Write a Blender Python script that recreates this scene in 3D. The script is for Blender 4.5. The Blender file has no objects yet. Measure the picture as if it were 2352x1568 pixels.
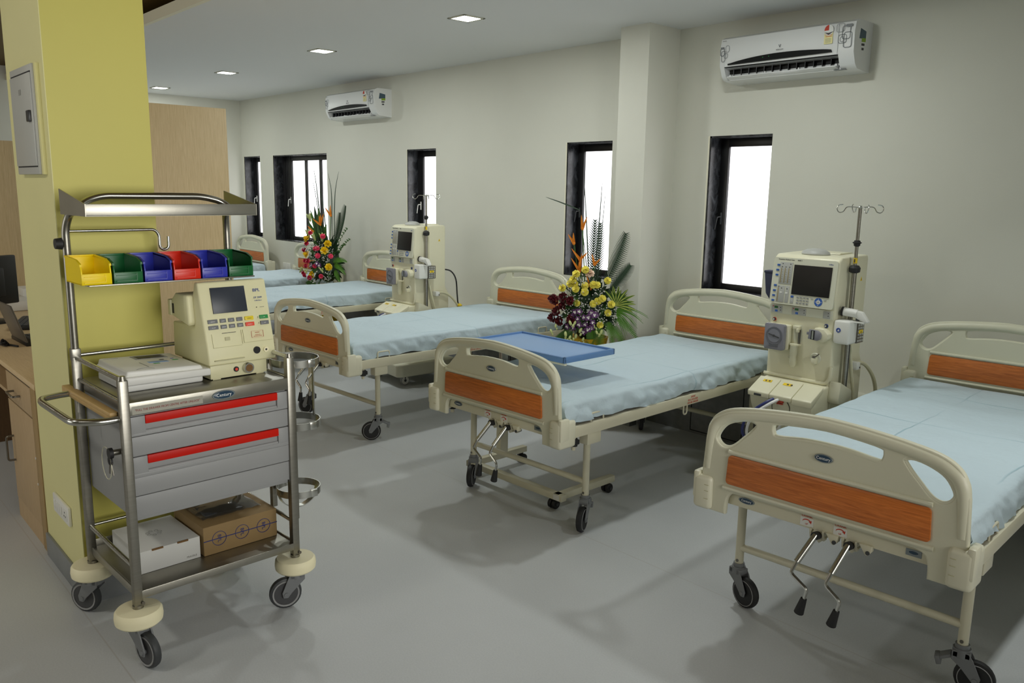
import bpy, bmesh, math, random
from mathutils import Vector as V, Matrix, noise as mnoise
random.seed(11)
SC = bpy.context.scene
COL = SC.collection
R = math.radians
PI = math.pi

# ------------------------------------------------------------------ materials
def lin(c):
    return tuple((x / 12.92 if x <= .04045 else ((x + .055) / 1.055) ** 2.4) for x in c)
def rgb(r, g, b):
    return lin((r / 255, g / 255, b / 255)) + (1,)
MATS = {}
def mat(name, col, rough=.5, metal=0., var=0., vscale=6., bump=0., bscale=80., emit=None, estr=0., alpha=1., coat=0., trans=0., spec=.5, stretch=None):
    m = bpy.data.materials.new(name); m.use_nodes = True
    nt = m.node_tree; b = nt.nodes['Principled BSDF']
    b.inputs['Base Color'].default_value = col
    b.inputs['Roughness'].default_value = rough
    b.inputs['Metallic'].default_value = metal
    b.inputs['Specular IOR Level'].default_value = spec
    if coat: b.inputs['Coat Weight'].default_value = coat
    if trans: b.inputs['Transmission Weight'].default_value = trans
    if alpha < 1: b.inputs['Alpha'].default_value = alpha
    if emit:
        b.inputs['Emission Color'].default_value = emit; b.inputs['Emission Strength'].default_value = estr
    if var or bump:
        tc = nt.nodes.new('ShaderNodeTexCoord'); mp = nt.nodes.new('ShaderNodeMapping')
        nt.links.new(tc.outputs['Object'], mp.inputs['Vector'])
        if stretch: mp.inputs['Scale'].default_value = stretch
    if var:
        n = nt.nodes.new('ShaderNodeTexNoise'); n.inputs['Scale'].default_value = vscale; n.inputs['Detail'].default_value = 5
        nt.links.new(mp.outputs['Vector'], n.inputs['Vector'])
        r = nt.nodes.new('ShaderNodeValToRGB'); e = r.color_ramp.elements
        e[0].position = .3; e[1].position = .7
        e[0].color = tuple(x * (1 - var) for x in col[:3]) + (1,)
        e[1].color = tuple(min(1, x * (1 + var)) for x in col[:3]) + (1,)
        nt.links.new(n.outputs['Fac'], r.inputs['Fac']); nt.links.new(r.outputs['Color'], b.inputs['Base Color'])
    if bump:
        n2 = nt.nodes.new('ShaderNodeTexNoise'); n2.inputs['Scale'].default_value = bscale; n2.inputs['Detail'].default_value = 4
        nt.links.new(mp.outputs['Vector'], n2.inputs['Vector'])
        bp = nt.nodes.new('ShaderNodeBump'); bp.inputs['Strength'].default_value = bump; bp.inputs['Distance'].default_value = .01
        nt.links.new(n2.outputs['Fac'], bp.inputs['Height']); nt.links.new(bp.outputs['Normal'], b.inputs['Normal'])
    MATS[name] = m
    return m
def wood(name, c1, c2, scale, stretch, rough=.45, coat=0., dist=3.):
    m = mat(name, c1, rough, coat=coat); nt = m.node_tree; b = nt.nodes['Principled BSDF']
    tc = nt.nodes.new('ShaderNodeTexCoord'); mp = nt.nodes.new('ShaderNodeMapping'); mp.inputs['Scale'].default_value = stretch
    nt.links.new(tc.outputs['Object'], mp.inputs['Vector'])
    n = nt.nodes.new('ShaderNodeTexNoise'); n.inputs['Scale'].default_value = scale; n.inputs['Detail'].default_value = 8; n.inputs['Distortion'].default_value = dist; n.inputs['Roughness'].default_value = .65
    nt.links.new(mp.outputs['Vector'], n.inputs['Vector'])
    r = nt.nodes.new('ShaderNodeValToRGB'); e = r.color_ramp.elements
    e[0].position = .34; e[1].position = .66; e[0].color = c2; e[1].color = c1
    nt.links.new(n.outputs['Fac'], r.inputs['Fac']); nt.links.new(r.outputs['Color'], b.inputs['Base Color'])
    return m
def M(n): return MATS[n]

# ------------------------------------------------------------------ mesh builder
class MB:
    def __init__(s, m=None):
        s.v = []; s.f = []; s.mi = []; s.ms = []; s.T = None; s.c = 0
        if m: s.m(m)
    def m(s, name):
        if name not in s.ms: s.ms.append(name)
        s.c = s.ms.index(name); return s
    def t(s, T=None): s.T = T; return s
    def add(s, vs, fs, mi=None):
        o = len(s.v)
        for p in vs:
            p = V(p)
            s.v.append(s.T @ p if s.T else p)
        for i, f in enumerate(fs):
            s.f.append([o + k for k in f]); s.mi.append(s.c if mi is None else mi)
        return s
    def bmadd(s, bm, T=None):
        bm.verts.ensure_lookup_table(); bm.verts.index_update()
        vs = [(T @ v.co if T else v.co.copy()) for v in bm.verts]
        fs = [[v.index for v in f.verts] for f in bm.faces]
        bm.free(); return s.add(vs, fs)
    def box(s, c, d, bev=0., rot=None, seg=2):
        bm = bmesh.new(); bmesh.ops.create_cube(bm, size=1.)
        for v in bm.verts: v.co = V((v.co.x * d[0], v.co.y * d[1], v.co.z * d[2]))
        if bev: bmesh.ops.bevel(bm, geom=bm.edges[:], offset=min(bev, min(d) * .49), segments=seg, profile=.5, affect='EDGES')
        T = Matrix.Translation(V(c))
        if rot: T = T @ rot
        return s.bmadd(bm, T)
    def bb(s, a, b, bev=0., seg=2):
        a = V(a); b = V(b); return s.box((a + b) / 2, [abs(x) for x in (b - a)], bev, None, seg)
    def cyl(s, p, q, r, r2=None, n=16, caps=True):
        p = V(p); q = V(q); d = (q - p).normalized(); r2 = r if r2 is None else r2
        a = d.orthogonal().normalized(); b = d.cross(a)
        vs = []
        for c, rr in ((p, r), (q, r2)):
            for i in range(n):
                t = 2 * PI * i / n; vs.append(c + (a * math.cos(t) + b * math.sin(t)) * rr)
        fs = [[i, (i + 1) % n, n + (i + 1) % n, n + i] for i in range(n)]
        if caps: fs += [list(range(n))[::-1], list(range(n, 2 * n))]
        return s.add(vs, fs)
    def tube(s, pts, r, n=8, closed=False, caps=True, rx=None):
        pts = [V(p) for p in pts]; N = len(pts); rr = r if isinstance(r, (list, tuple)) else [r] * N
        tg = []
        for i in range(N):
            a = pts[(i - 1) % N] if (closed or i > 0) else pts[i]; b = pts[(i + 1) % N] if (closed or i < N - 1) else pts[i]
            tg.append((b - a).normalized())
        u = tg[0].orthogonal().normalized(); fr = []
        for i in range(N):
            u = (u - tg[i] * u.dot(tg[i])); u = u.normalized() if u.length > 1e-6 else tg[i].orthogonal().normalized()
            fr.append((u.copy(), tg[i].cross(u)))
        vs = []
        for i in range(N):
            for k in range(n):
                t = 2 * PI * k / n; vs.append(pts[i] + fr[i][0] * math.cos(t) * rr[i] + fr[i][1] * math.sin(t) * (rr[i] if rx is None else rx))
        fs = []
        for i in range(N if closed else N - 1):
            j = (i + 1) % N
            for k in range(n): fs.append([i * n + k, i * n + (k + 1) % n, j * n + (k + 1) % n, j * n + k])
        if caps and not closed: fs += [list(range(n))[::-1], [(N - 1) * n + k for k in range(n)]]
        return s.add(vs, fs)
    def band(s, pts, h, th, up=(0, 0, 1), closed=False):
        """flat strap following pts: h tall along up, th thick."""
        up = V(up); pts = [V(p) for p in pts]; N = len(pts); vs = []
        for i in range(N):
            a = pts[(i - 1) % N] if (closed or i) else pts[i]; b = pts[(i + 1) % N] if (closed or i < N - 1) else pts[i]
            nrm = (b - a).normalized().cross(up).normalized()
            for sx, sz in ((-1, -1), (1, -1), (1, 1), (-1, 1)): vs.append(pts[i] + nrm * sx * th / 2 + up * sz * h / 2)
        fs = []
        for i in range(N if closed else N - 1):
            j = (i + 1) % N
            for k in range(4): fs.append([i * 4 + k, i * 4 + (k + 1) % 4, j * 4 + (k + 1) % 4, j * 4 + k])
        if not closed: fs += [[3, 2, 1, 0], [(N - 1) * 4 + k for k in range(4)]]
        return s.add(vs, fs)
    def lathe(s, prof, c=(0, 0, 0), n=20, ax='z', caps=True):
        vs = []; c = V(c)
        for r, h in prof:
            for k in range(n):
                t = 2 * PI * k / n; x, y = r * math.cos(t), r * math.sin(t)
                vs.append(c + (V((x, y, h)) if ax == 'z' else V((x, h, y)) if ax == 'y' else V((h, x, y))))
        fs = []
        for i in range(len(prof) - 1):
            for k in range(n): fs.append([i * n + k, i * n + (k + 1) % n, (i + 1) * n + (k + 1) % n, (i + 1) * n + k])
        if caps: fs += [list(range(n))[::-1], [(len(prof) - 1) * n + k for k in range(n)]]
        return s.add(vs, fs)
    def prism(s, poly, ax, h0, h1, bev=0., seg=2):
        """poly: 2-D outline; ax='y' -> (x,z), 'x' -> (y,z), 'z' -> (x,y)."""
        f = {'y': lambda p, h: V((p[0], h, p[1])), 'x': lambda p, h: V((h, p[0], p[1])), 'z': lambda p, h: V((p[0], p[1], h))}[ax]
        bm = bmesh.new()
        a = [bm.verts.new(f(p, h0)) for p in poly]; b = [bm.verts.new(f(p, h1)) for p in poly]; n = len(poly)
        bm.faces.new(a); bm.faces.new(b[::-1])
        for i in range(n): bm.faces.new([a[i], b[i], b[(i + 1) % n], a[(i + 1) % n]])
        bmesh.ops.recalc_face_normals(bm, faces=bm.faces[:])
        if bev: bmesh.ops.bevel(bm, geom=bm.edges[:], offset=bev, segments=seg, profile=.5, affect='EDGES', clamp_overlap=True)
        return s.bmadd(bm)
    def sphere(s, c, r, sc=(1, 1, 1), n=12, rings=8):
        vs = []; fs = []; c = V(c)
        for i in range(rings + 1):
            th = PI * i / rings
            for k in range(n):
                t = 2 * PI * k / n; vs.append(c + V((r * sc[0] * math.sin(th) * math.cos(t), r * sc[1] * math.sin(th) * math.sin(t), r * sc[2] * math.cos(th))))
        for i in range(rings):
            for k in range(n): fs.append([i * n + k, (i + 1) * n + k, (i + 1) * n + (k + 1) % n, i * n + (k + 1) % n])
        return s.add(vs, fs)
    def quad(s, *p): return s.add(p, [list(range(len(p)))])
    def grid(s, P):
        nu = len(P); nv = len(P[0]); vs = [p for row in P for p in row]
        return s.add(vs, [[i * nv + j, (i + 1) * nv + j, (i + 1) * nv + j + 1, i * nv + j + 1] for i in range(nu - 1) for j in range(nv - 1)])
    def oval(s, c, a, b, th, n=24):
        """flat ellipse plate facing -y."""
        c = V(c); vs = [c + V((a * math.cos(2 * PI * k / n), 0, b * math.sin(2 * PI * k / n))) for k in range(n)] + [c + V((a * .97 * math.cos(2 * PI * k / n), -th, b * .95 * math.sin(2 * PI * k / n))) for k in range(n)]
        return s.add(vs, [[k, (k + 1) % n, n + (k + 1) % n, n + k] for k in range(n)] + [list(range(n, 2 * n))])
    def text(s, st, size, T, ext=.0004, align='CENTER', sx=1.):
        cu = bpy.data.curves.new('lettering', 'FONT'); cu.body = st; cu.size = size; cu.extrude = ext; cu.align_x = align; cu.align_y = 'CENTER'; cu.resolution_u = 2
        o = bpy.data.objects.new('lettering', cu); me = o.to_mesh()
        vs = [T @ V((v.co.x * sx, v.co.y, v.co.z)) for v in me.vertices]; fs = [list(p.vertices) for p in me.polygons]
        o.to_mesh_clear(); bpy.data.objects.remove(o); bpy.data.curves.remove(cu)
        return s.add(vs, fs)
    def shape(s, outlines, th, bev, T, res=2):
        """flat plate with holes: first outline outer, others holes; rounded rim."""
        cu = bpy.data.curves.new('plate', 'CURVE'); cu.dimensions = '2D'; cu.fill_mode = 'BOTH'; cu.extrude = th / 2 - bev; cu.bevel_depth = bev; cu.bevel_resolution = res
        for ol in outlines:
            sp = cu.splines.new('POLY'); sp.points.add(len(ol) - 1); sp.use_cyclic_u = True
            for p, q in zip(sp.points, ol): p.co = (q[0], q[1], 0, 1)
        o = bpy.data.objects.new('plate', cu); me = o.to_mesh()
        vs = [T @ v.co for v in me.vertices]; fs = [list(p.vertices) for p in me.polygons]
        o.to_mesh_clear(); bpy.data.objects.remove(o); bpy.data.curves.remove(cu)
        return s.add(vs, fs)
    def obj(s, name, parent=None, loc=None, rz=0., ang=38):
        me = bpy.data.meshes.new(name); me.from_pydata([tuple(p) for p in s.v], [], s.f)
        for n in s.ms: me.materials.append(M(n))
        me.polygons.foreach_set('material_index', s.mi); me.polygons.foreach_set('use_smooth', [True] * len(s.f))
        me.validate(); me.update()
        try: me.set_sharp_from_angle(angle=R(ang))
        except Exception: pass
        o = bpy.data.objects.new(name, me); COL.objects.link(o)
        if parent: o.parent = parent
        if loc: o.location = loc
        if rz: o.rotation_euler.z = rz
        return o
def tag(o, label=None, cat=None, group=None, kind=None):
    if label: o['label'] = label
    if cat: o['category'] = cat
    if group: o['group'] = group
    if kind: o['kind'] = kind
    return o
def thing(name, label, cat, loc=(0, 0, 0), rz=0., group=None):
    o = bpy.data.objects.new(name, None); COL.objects.link(o); o.empty_display_size = .1
    o.location = loc; o.rotation_euler.z = rz
    return tag(o, label, cat, group)
def struct(mb, name): return tag(mb.obj(name), kind='structure')
def copy_tree(o, parent=None):
    c = o.copy(); COL.objects.link(c); c.parent = parent
    for ch in [x for x in COL.objects if x.parent == o]: copy_tree(ch, c)
    return c
def facing(loc, rz=0., tilt=0.):
    """text/plate transform: x right, y up, facing -y; then rotated."""
    return Matrix.Translation(V(loc)) @ Matrix.Rotation(rz, 4, 'Z') @ Matrix.Rotation(PI / 2 + tilt, 4, 'X')
def rrect(x0, y0, x1, y1, r, n=4):
    o = []
    for cx, cy, a in ((x1 - r, y0 + r, -PI / 2), (x1 - r, y1 - r, 0), (x0 + r, y1 - r, PI / 2), (x0 + r, y0 + r, PI)):
        for k in range(n + 1): o.append((cx + r * math.cos(a + PI / 2 * k / n), cy + r * math.sin(a + PI / 2 * k / n)))
    return o
def smooth(pts, n=6, closed=False):
    """Catmull-Rom through points (2-D or 3-D)."""
    P = [V(p) for p in pts]; N = len(P); o = []
    for i in range(N if closed else N - 1):
        g = (lambda k: P[k % N]) if closed else (lambda k: P[max(0, min(N - 1, k))])
        a, b, c, d = g(i - 1), g(i), g(i + 1), g(i + 2)
        for k in range(n):
            t = k / n; o.append(.5 * ((2 * b) + (c - a) * t + (2 * a - 5 * b + 4 * c - d) * t * t + (3 * b - a - 3 * c + d) * t ** 3))
    if not closed: o.append(P[-1])
    return o
def fillet(pts, r, n=4):
    P = [V(p) for p in pts]; o = [P[0]]
    for i in range(1, len(P) - 1):
        a, b, c = P[i - 1], P[i], P[i + 1]; u = (a - b); w = (c - b); k = min(r, u.length * .49, w.length * .49)
        p, q = b + u.normalized() * k, b + w.normalized() * k
        for j in range(n + 1):
            t = j / n; o.append(p * (1 - t) ** 2 + b * 2 * t * (1 - t) + q * t * t)
    o.append(P[-1]); return o
# ------------------------------------------------------------------ palette
mat('wall_paint', rgb(215, 214, 202), .75, var=.02, vscale=2, bump=.04, bscale=120)
mat('ceiling_paint', rgb(224, 225, 224), .8)
mat('ochre_ceiling', rgb(104, 80, 30), .7)
mat('fascia_paint', rgb(232, 228, 206), .7)
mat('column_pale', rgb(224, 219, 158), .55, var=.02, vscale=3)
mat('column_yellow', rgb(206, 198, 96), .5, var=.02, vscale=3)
mat('skirting_grey', rgb(130, 133, 134), .5, var=.08, vscale=12)
mat('granite_grey', rgb(128, 130, 130), .35, var=.1, vscale=25)
mat('ledge_top', rgb(222, 220, 206), .4)
mat('black', rgb(18, 18, 19), .4)
mat('gloss_black', rgb(12, 14, 14), .5, spec=.2)
mat('groove', rgb(16, 15, 14), .7)
mat('black_rubber', rgb(30, 30, 31), .6)
mat('dark_grey', rgb(60, 62, 64), .5)
mat('caster_grey', rgb(122, 124, 126), .45)
mat('wheel_ring', rgb(150, 150, 150), .5)
mat('wheel_hub', rgb(70, 70, 72), .5)
mat('window_black', rgb(20, 20, 22), .35)
mat('cream_frame', rgb(214, 209, 184), .35, coat=.15)
mat('cream_plastic', rgb(211, 209, 186), .4)
mat('cap_plastic', rgb(220, 217, 194), .38)
mat('grey_bed_deck', rgb(150, 150, 140), .6)
mat('mattress_dark', rgb(52, 54, 58), .8)
mat('chrome', rgb(196, 196, 190), .24, metal=1.)
mat('steel', rgb(150, 147, 138), .36, metal=1., var=.06, vscale=8, stretch=(1, 1, 14))
mat('steel_sheet', rgb(160, 157, 147), .38, metal=1., var=.05, vscale=10, bump=.02, bscale=200)
mat('grey_paint', rgb(150, 151, 151), .45, bump=.02, bscale=300)
mat('red_plastic', rgb(196, 22, 4), .45, spec=.25)
mat('bumper_cream', rgb(246, 238, 200), .55)
mat('board_wood', rgb(198, 164, 104), .5, var=.08, vscale=20)
mat('bin_yellow', rgb(250, 220, 8), .35, spec=.3)
mat('bin_green', rgb(14, 98, 48), .35)
mat('bin_blue', rgb(46, 54, 172), .35)
mat('bin_red', rgb(220, 40, 12), .35)
mat('defib_cream', rgb(222, 218, 176), .45)
mat('line_tan', rgb(188, 184, 148), .6)
mat('label_steel', rgb(160, 158, 146), .5, metal=.4)
mat('ink_maroon', rgb(140, 44, 40), .6)
mat('screen_dark', rgb(50, 55, 64), .36, spec=.4)
mat('screen_black', rgb(34, 31, 29), .42, spec=.3)
mat('btn_grey', rgb(112, 114, 116), .5)
mat('btn_yellow', rgb(230, 206, 30), .5)
mat('btn_green', rgb(32, 140, 66), .5)
mat('btn_red', rgb(228, 72, 48), .5)
mat('ink_blue', rgb(50, 76, 150), .6)
mat('ink_red', rgb(196, 60, 36), .6)
mat('ink_dark', rgb(60, 58, 60), .6)
mat('ink_grey', rgb(140, 140, 134), .6)
mat('white_plastic', rgb(226, 226, 220), .4)
mat('white_paper', rgb(234, 234, 230), .7)
mat('white_card', rgb(212, 212, 207), .75)
mat('carton', rgb(146, 120, 78), .75, var=.06, vscale=10)
mat('carton_dark', rgb(120, 88, 48), .8)
mat('clear_plastic', rgb(70, 66, 58), .12, alpha=.75)
mat('led_green', rgb(40, 90, 44), .4, emit=rgb(50, 140, 60), estr=.05)
mat('machine_cream', rgb(226, 222, 194), .38)
mat('machine_panel', rgb(216, 216, 196), .42)
mat('machine_grey', rgb(176, 177, 172), .45)
mat('machine_tan', rgb(150, 132, 74), .5)
mat('btn_blue', rgb(46, 92, 168), .45)
mat('pump_grey', rgb(134, 134, 144), .22)
mat('pump_rotor', rgb(106, 106, 114), .3)
mat('clear_tube', rgb(224, 222, 196), .25, alpha=.7)
mat('hose_cream', rgb(212, 208, 176), .35)
mat('cable_blue', rgb(40, 50, 112), .4)
mat('cable_white', rgb(238, 238, 236), .4)
mat('cuff_navy', rgb(48, 52, 76), .6)
mat('badge_blue', rgb(36, 62, 84), .3)
mat('badge_rim', rgb(134, 142, 144), .3, metal=.6)
mat('sticker_yellow', rgb(238, 204, 30), .5)
mat('tray_blue', rgb(134, 166, 208), .42)
mat('tray_rim', rgb(96, 134, 184), .4)
mat('ac_white', rgb(226, 227, 226), .3, coat=.3)
mat('ac_line', rgb(116, 120, 122), .4)
mat('label_cream', rgb(232, 224, 160), .5)
mat('sticker_green', rgb(140, 170, 40), .5)
mat('sticker_slate', rgb(70, 90, 104), .5)
mat('glass_frost', rgb(235, 235, 238), .6, emit=(1., .985, 1.0, 1), estr=2.2)
mat('lamp_glow', rgb(250, 250, 250), .5, emit=(.93, 1., .98, 1), estr=22.)
mat('lamp_frame', rgb(196, 194, 176), .4)
mat('leaf', rgb(58, 98, 34), .5, var=.25, vscale=9)
mat('leaf_dark', rgb(34, 58, 34), .5, var=.25, vscale=12)
mat('leaf_bright', rgb(84, 134, 36), .5, var=.2, vscale=10)
mat('leaf_stripe', rgb(186, 196, 92), .5)
mat('blade_green', rgb(58, 78, 62), .5)
mat('petal_yellow', rgb(240, 226, 92), .6, var=.08, vscale=60)
mat('petal_gold', rgb(244, 206, 20), .6, var=.08, vscale=60)
mat('petal_pink', rgb(226, 62, 96), .6, var=.12, vscale=60)
mat('petal_maroon', rgb(96, 16, 26), .6, var=.2, vscale=60)
mat('petal_purple', rgb(96, 52, 104), .6, var=.25, vscale=60)
mat('petal_white', rgb(232, 226, 222), .6)
mat('petal_peach', rgb(240, 214, 190), .6)
mat('bud_green', rgb(198, 208, 140), .6)
mat('heliconia_orange', rgb(236, 140, 34), .5)
mat('wrap_gold', rgb(206, 166, 24), .5, var=.2, vscale=14)
mat('monitor_black', rgb(24, 24, 25), .4)
mat('laptop_grey', rgb(112, 106, 98), .4, metal=.3)
mat('ivory_switch', rgb(232, 231, 224), .4)
mat('stud', rgb(120, 116, 108), .35, metal=.8)
wood('panel_orange', rgb(212, 122, 54), rgb(168, 88, 32), 3.4, (1.6, 1, 26), .38, dist=1.5)
wood('laminate_oak', rgb(206, 184, 142), rgb(184, 160, 118), 9., (26, 26, .8), .5, dist=1.)
wood('laminate_desk', rgb(220, 194, 152), rgb(204, 176, 132), 12., (.9, 16, 16), .45, dist=1.)
wood('laminate_door', rgb(190, 164, 126), rgb(174, 146, 108), 12., (20, 20, .9), .5, dist=1.)
wood('laminate_edge', rgb(168, 140, 92), rgb(152, 124, 78), 12., (20, 20, .9), .5, dist=1.)
wood('laminate_dark', rgb(120, 92, 60), rgb(98, 74, 48), 12., (20, 20, .9), .6, dist=1.)
# black marble reveal lining with pale veins
m = mat('black_marble', rgb(40, 42, 46), .25); nt = m.node_tree; b = nt.nodes['Principled BSDF']
tc = nt.nodes.new('ShaderNodeTexCoord'); mp = nt.nodes.new('ShaderNodeMapping'); mp.inputs['Scale'].default_value = (3, 3, 2); mp.inputs['Rotation'].default_value = (.4, .5, 0)
n = nt.nodes.new('ShaderNodeTexNoise'); n.inputs['Scale'].default_value = 6; n.inputs['Detail'].default_value = 8; n.inputs['Distortion'].default_value = .8; e = None
r = nt.nodes.new('ShaderNodeValToRGB'); e = r.color_ramp.elements; e[0].position = .42; e[0].color = rgb(30, 31, 34); e[1].position = .84; e[1].color = rgb(86, 89, 94)
nt.links.new(tc.outputs['Object'], mp.inputs['Vector']); nt.links.new(mp.outputs['Vector'], n.inputs['Vector']); nt.links.new(n.outputs['Fac'], r.inputs['Fac']); nt.links.new(r.outputs['Color'], b.inputs['Base Color'])
# vinyl floor: grey, faint blotches, faint welded sheet seams
m = mat('vinyl_floor', rgb(194, 197, 198), .42, spec=.35); nt = m.node_tree; b = nt.nodes['Principled BSDF']
tc = nt.nodes.new('ShaderNodeTexCoord')
n = nt.nodes.new('ShaderNodeTexNoise'); n.inputs['Scale'].default_value = 1.1; n.inputs['Detail'].default_value = 6
n2 = nt.nodes.new('ShaderNodeTexNoise'); n2.inputs['Scale'].default_value = 160; n2.inputs['Detail'].default_value = 2
r = nt.nodes.new('ShaderNodeValToRGB'); e = r.color_ramp.elements; e[0].position = .3; e[0].color = rgb(190, 193, 194); e[1].position = .7; e[1].color = rgb(200, 203, 204)
mx = nt.nodes.new('ShaderNodeMixRGB'); mx.blend_type = 'OVERLAY'; mx.inputs['Fac'].default_value = .12
sep = nt.nodes.new('ShaderNodeSeparateXYZ')
md = nt.nodes.new('ShaderNodeMath'); md.operation = 'PINGPONG'; md.inputs[1].default_value = 1.0
lt = nt.nodes.new('ShaderNodeMath'); lt.operation = 'LESS_THAN'; lt.inputs[1].default_value = .0025
mx2 = nt.nodes.new('ShaderNodeMixRGB'); mx2.inputs['Color2'].default_value = rgb(188, 188, 186)
L = nt.links.new
L(tc.outputs['Object'], n.inputs['Vector']); L(tc.outputs['Object'], n2.inputs['Vector']); L(n.outputs['Fac'], r.inputs['Fac']); L(r.outputs['Color'], mx.inputs['Color1']); L(n2.outputs['Fac'], mx.inputs['Color2'])
L(tc.outputs['Object'], sep.inputs['Vector']); L(sep.outputs['Y'], md.inputs[0]); L(md.outputs[0], lt.inputs[0]); L(lt.outputs[0], mx2.inputs['Fac']); L(mx.outputs['Color'], mx2.inputs['Color1']); L(mx2.outputs['Color'], b.inputs['Base Color'])
rr = nt.nodes.new('ShaderNodeMapRange'); rr.inputs['To Min'].default_value = .34; rr.inputs['To Max'].default_value = .56; L(n.outputs['Fac'], rr.inputs['Value']); L(rr.outputs['Result'], b.inputs['Roughness'])
# disposable bed sheet: pale blue paper cloth with fold creases
m = mat('sheet_blue', rgb(189, 206, 214), .8); nt = m.node_tree; b = nt.nodes['Principled BSDF']; L = nt.links.new
tc = nt.nodes.new('ShaderNodeTexCoord'); nw = nt.nodes.new('ShaderNodeTexNoise'); nw.inputs['Scale'].default_value = 2.2; nw.inputs['Detail'].default_value = 3
L(tc.outputs['Object'], nw.inputs['Vector']); sep = nt.nodes.new('ShaderNodeSeparateXYZ'); L(tc.outputs['Object'], sep.inputs['Vector'])
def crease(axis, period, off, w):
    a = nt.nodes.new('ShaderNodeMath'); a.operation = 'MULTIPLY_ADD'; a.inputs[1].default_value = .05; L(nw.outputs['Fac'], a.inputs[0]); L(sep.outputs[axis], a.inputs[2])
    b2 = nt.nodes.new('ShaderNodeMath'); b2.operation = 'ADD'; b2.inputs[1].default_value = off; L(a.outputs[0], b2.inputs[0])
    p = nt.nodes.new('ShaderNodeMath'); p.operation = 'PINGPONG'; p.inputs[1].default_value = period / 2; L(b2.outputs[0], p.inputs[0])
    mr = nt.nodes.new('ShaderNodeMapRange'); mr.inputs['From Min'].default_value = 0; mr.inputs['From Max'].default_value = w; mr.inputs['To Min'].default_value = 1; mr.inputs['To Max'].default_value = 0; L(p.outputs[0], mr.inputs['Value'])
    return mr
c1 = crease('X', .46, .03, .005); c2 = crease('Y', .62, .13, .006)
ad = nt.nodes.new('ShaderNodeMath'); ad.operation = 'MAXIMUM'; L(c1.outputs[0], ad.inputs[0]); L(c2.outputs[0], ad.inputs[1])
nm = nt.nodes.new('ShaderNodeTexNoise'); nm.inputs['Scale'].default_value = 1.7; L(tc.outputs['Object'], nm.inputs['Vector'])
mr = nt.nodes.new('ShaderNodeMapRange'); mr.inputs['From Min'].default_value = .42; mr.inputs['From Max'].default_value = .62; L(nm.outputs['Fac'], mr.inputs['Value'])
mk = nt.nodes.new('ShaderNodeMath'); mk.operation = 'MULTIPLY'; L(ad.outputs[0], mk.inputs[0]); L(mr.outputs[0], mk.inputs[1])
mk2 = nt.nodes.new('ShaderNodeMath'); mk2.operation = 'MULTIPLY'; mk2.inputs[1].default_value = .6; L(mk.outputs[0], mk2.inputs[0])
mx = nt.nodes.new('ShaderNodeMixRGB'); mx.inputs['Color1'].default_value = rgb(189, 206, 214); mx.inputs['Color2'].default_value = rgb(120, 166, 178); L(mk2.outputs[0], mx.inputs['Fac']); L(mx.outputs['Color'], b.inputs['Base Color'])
nb = nt.nodes.new('ShaderNodeTexNoise'); nb.inputs['Scale'].default_value = 11; nb.inputs['Detail'].default_value = 5; nb.inputs['Distortion'].default_value = 1.; L(tc.outputs['Object'], nb.inputs['Vector'])
s2 = nt.nodes.new('ShaderNodeMath'); s2.operation = 'MULTIPLY_ADD'; s2.inputs[1].default_value = .5; L(mk.outputs[0], s2.inputs[0]); L(nb.outputs['Fac'], s2.inputs[2])
bp = nt.nodes.new('ShaderNodeBump'); bp.inputs['Strength'].default_value = .5; bp.inputs['Distance'].default_value = .012; L(s2.outputs[0], bp.inputs['Height']); L(bp.outputs['Normal'], b.inputs['Normal'])
# ------------------------------------------------------------------ room shell
X0, X1, Y1 = -7.158, 4.7, -7.6          # end wall, right wall, wall behind the camera (window wall is y = 0)
HC, HH = 2.705, 2.86
YF = -2.62                               # edge of the lowered ceiling
WT, WS, WD = 1.992, .953, .30
WINS = [(-7.083, -6.617), (-6.249, -4.927), (-3.352, -2.882), (-1.161, -.69), (.169, .633)]
mb = MB('vinyl_floor'); mb.bb((X0 - .2, Y1 - .2, -.1), (X1 + .2, WD, 0)); struct(mb, 'floor')
mb = MB('wall_paint')
xs = X0 - .2
for a, b_ in WINS:
    mb.bb((xs, 0, 0), (a, WD, HC + .3)); mb.bb((a, 0, 0), (b_, WD, WS)); mb.bb((a, 0, WT), (b_, WD, HC + .3)); xs = b_
mb.bb((xs, 0, 0), (X1 + .2, WD, HC + .3)); struct(mb, 'wall_back')
mb = MB('wall_paint'); mb.bb((X0 - .2, Y1, 0), (X0, 0, HC + .3)); struct(mb, 'wall_left')
mb = MB('wall_paint'); mb.bb((X1, Y1, 0), (X1 + .2, 0, HC + .3)); struct(mb, 'wall_right')
mb = MB('wall_paint'); mb.bb((X0 - .2, Y1 - .2, 0), (X1 + .2, Y1, HC + .3)); struct(mb, 'wall_front')
mb = MB('ceiling_paint'); mb.bb((X0, YF, HC), (X1, 0, HC + .04)); mb.m('fascia_paint').bb((X0, YF - .03, HC), (X1, YF, 2.774)); struct(mb, 'ceiling')
mb = MB('ochre_ceiling'); mb.bb((X0, Y1, HH), (X1, -1.9, HH + .1)); mb.bb((X0, -1.95, HC + .04), (X1, -1.9, HH)); struct(mb, 'ceiling_raised')
# pilaster
mb = MB('wall_paint'); mb.bb((-.365, -.325, 0), (-.118, 0, HC)); struct(mb, 'pilaster')
# laminate partitions round the nurse desk
mb = MB('laminate_oak'); mb.bb((-2.05, -3.30, 0), (-2.0, -2.392, 2.118), .002); struct(mb, 'trim_1')
mb = MB('laminate_oak'); mb.bb((-3.62, -5.2, 0), (-3.57, -3.25, 1.912), .002); struct(mb, 'trim_2')
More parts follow.
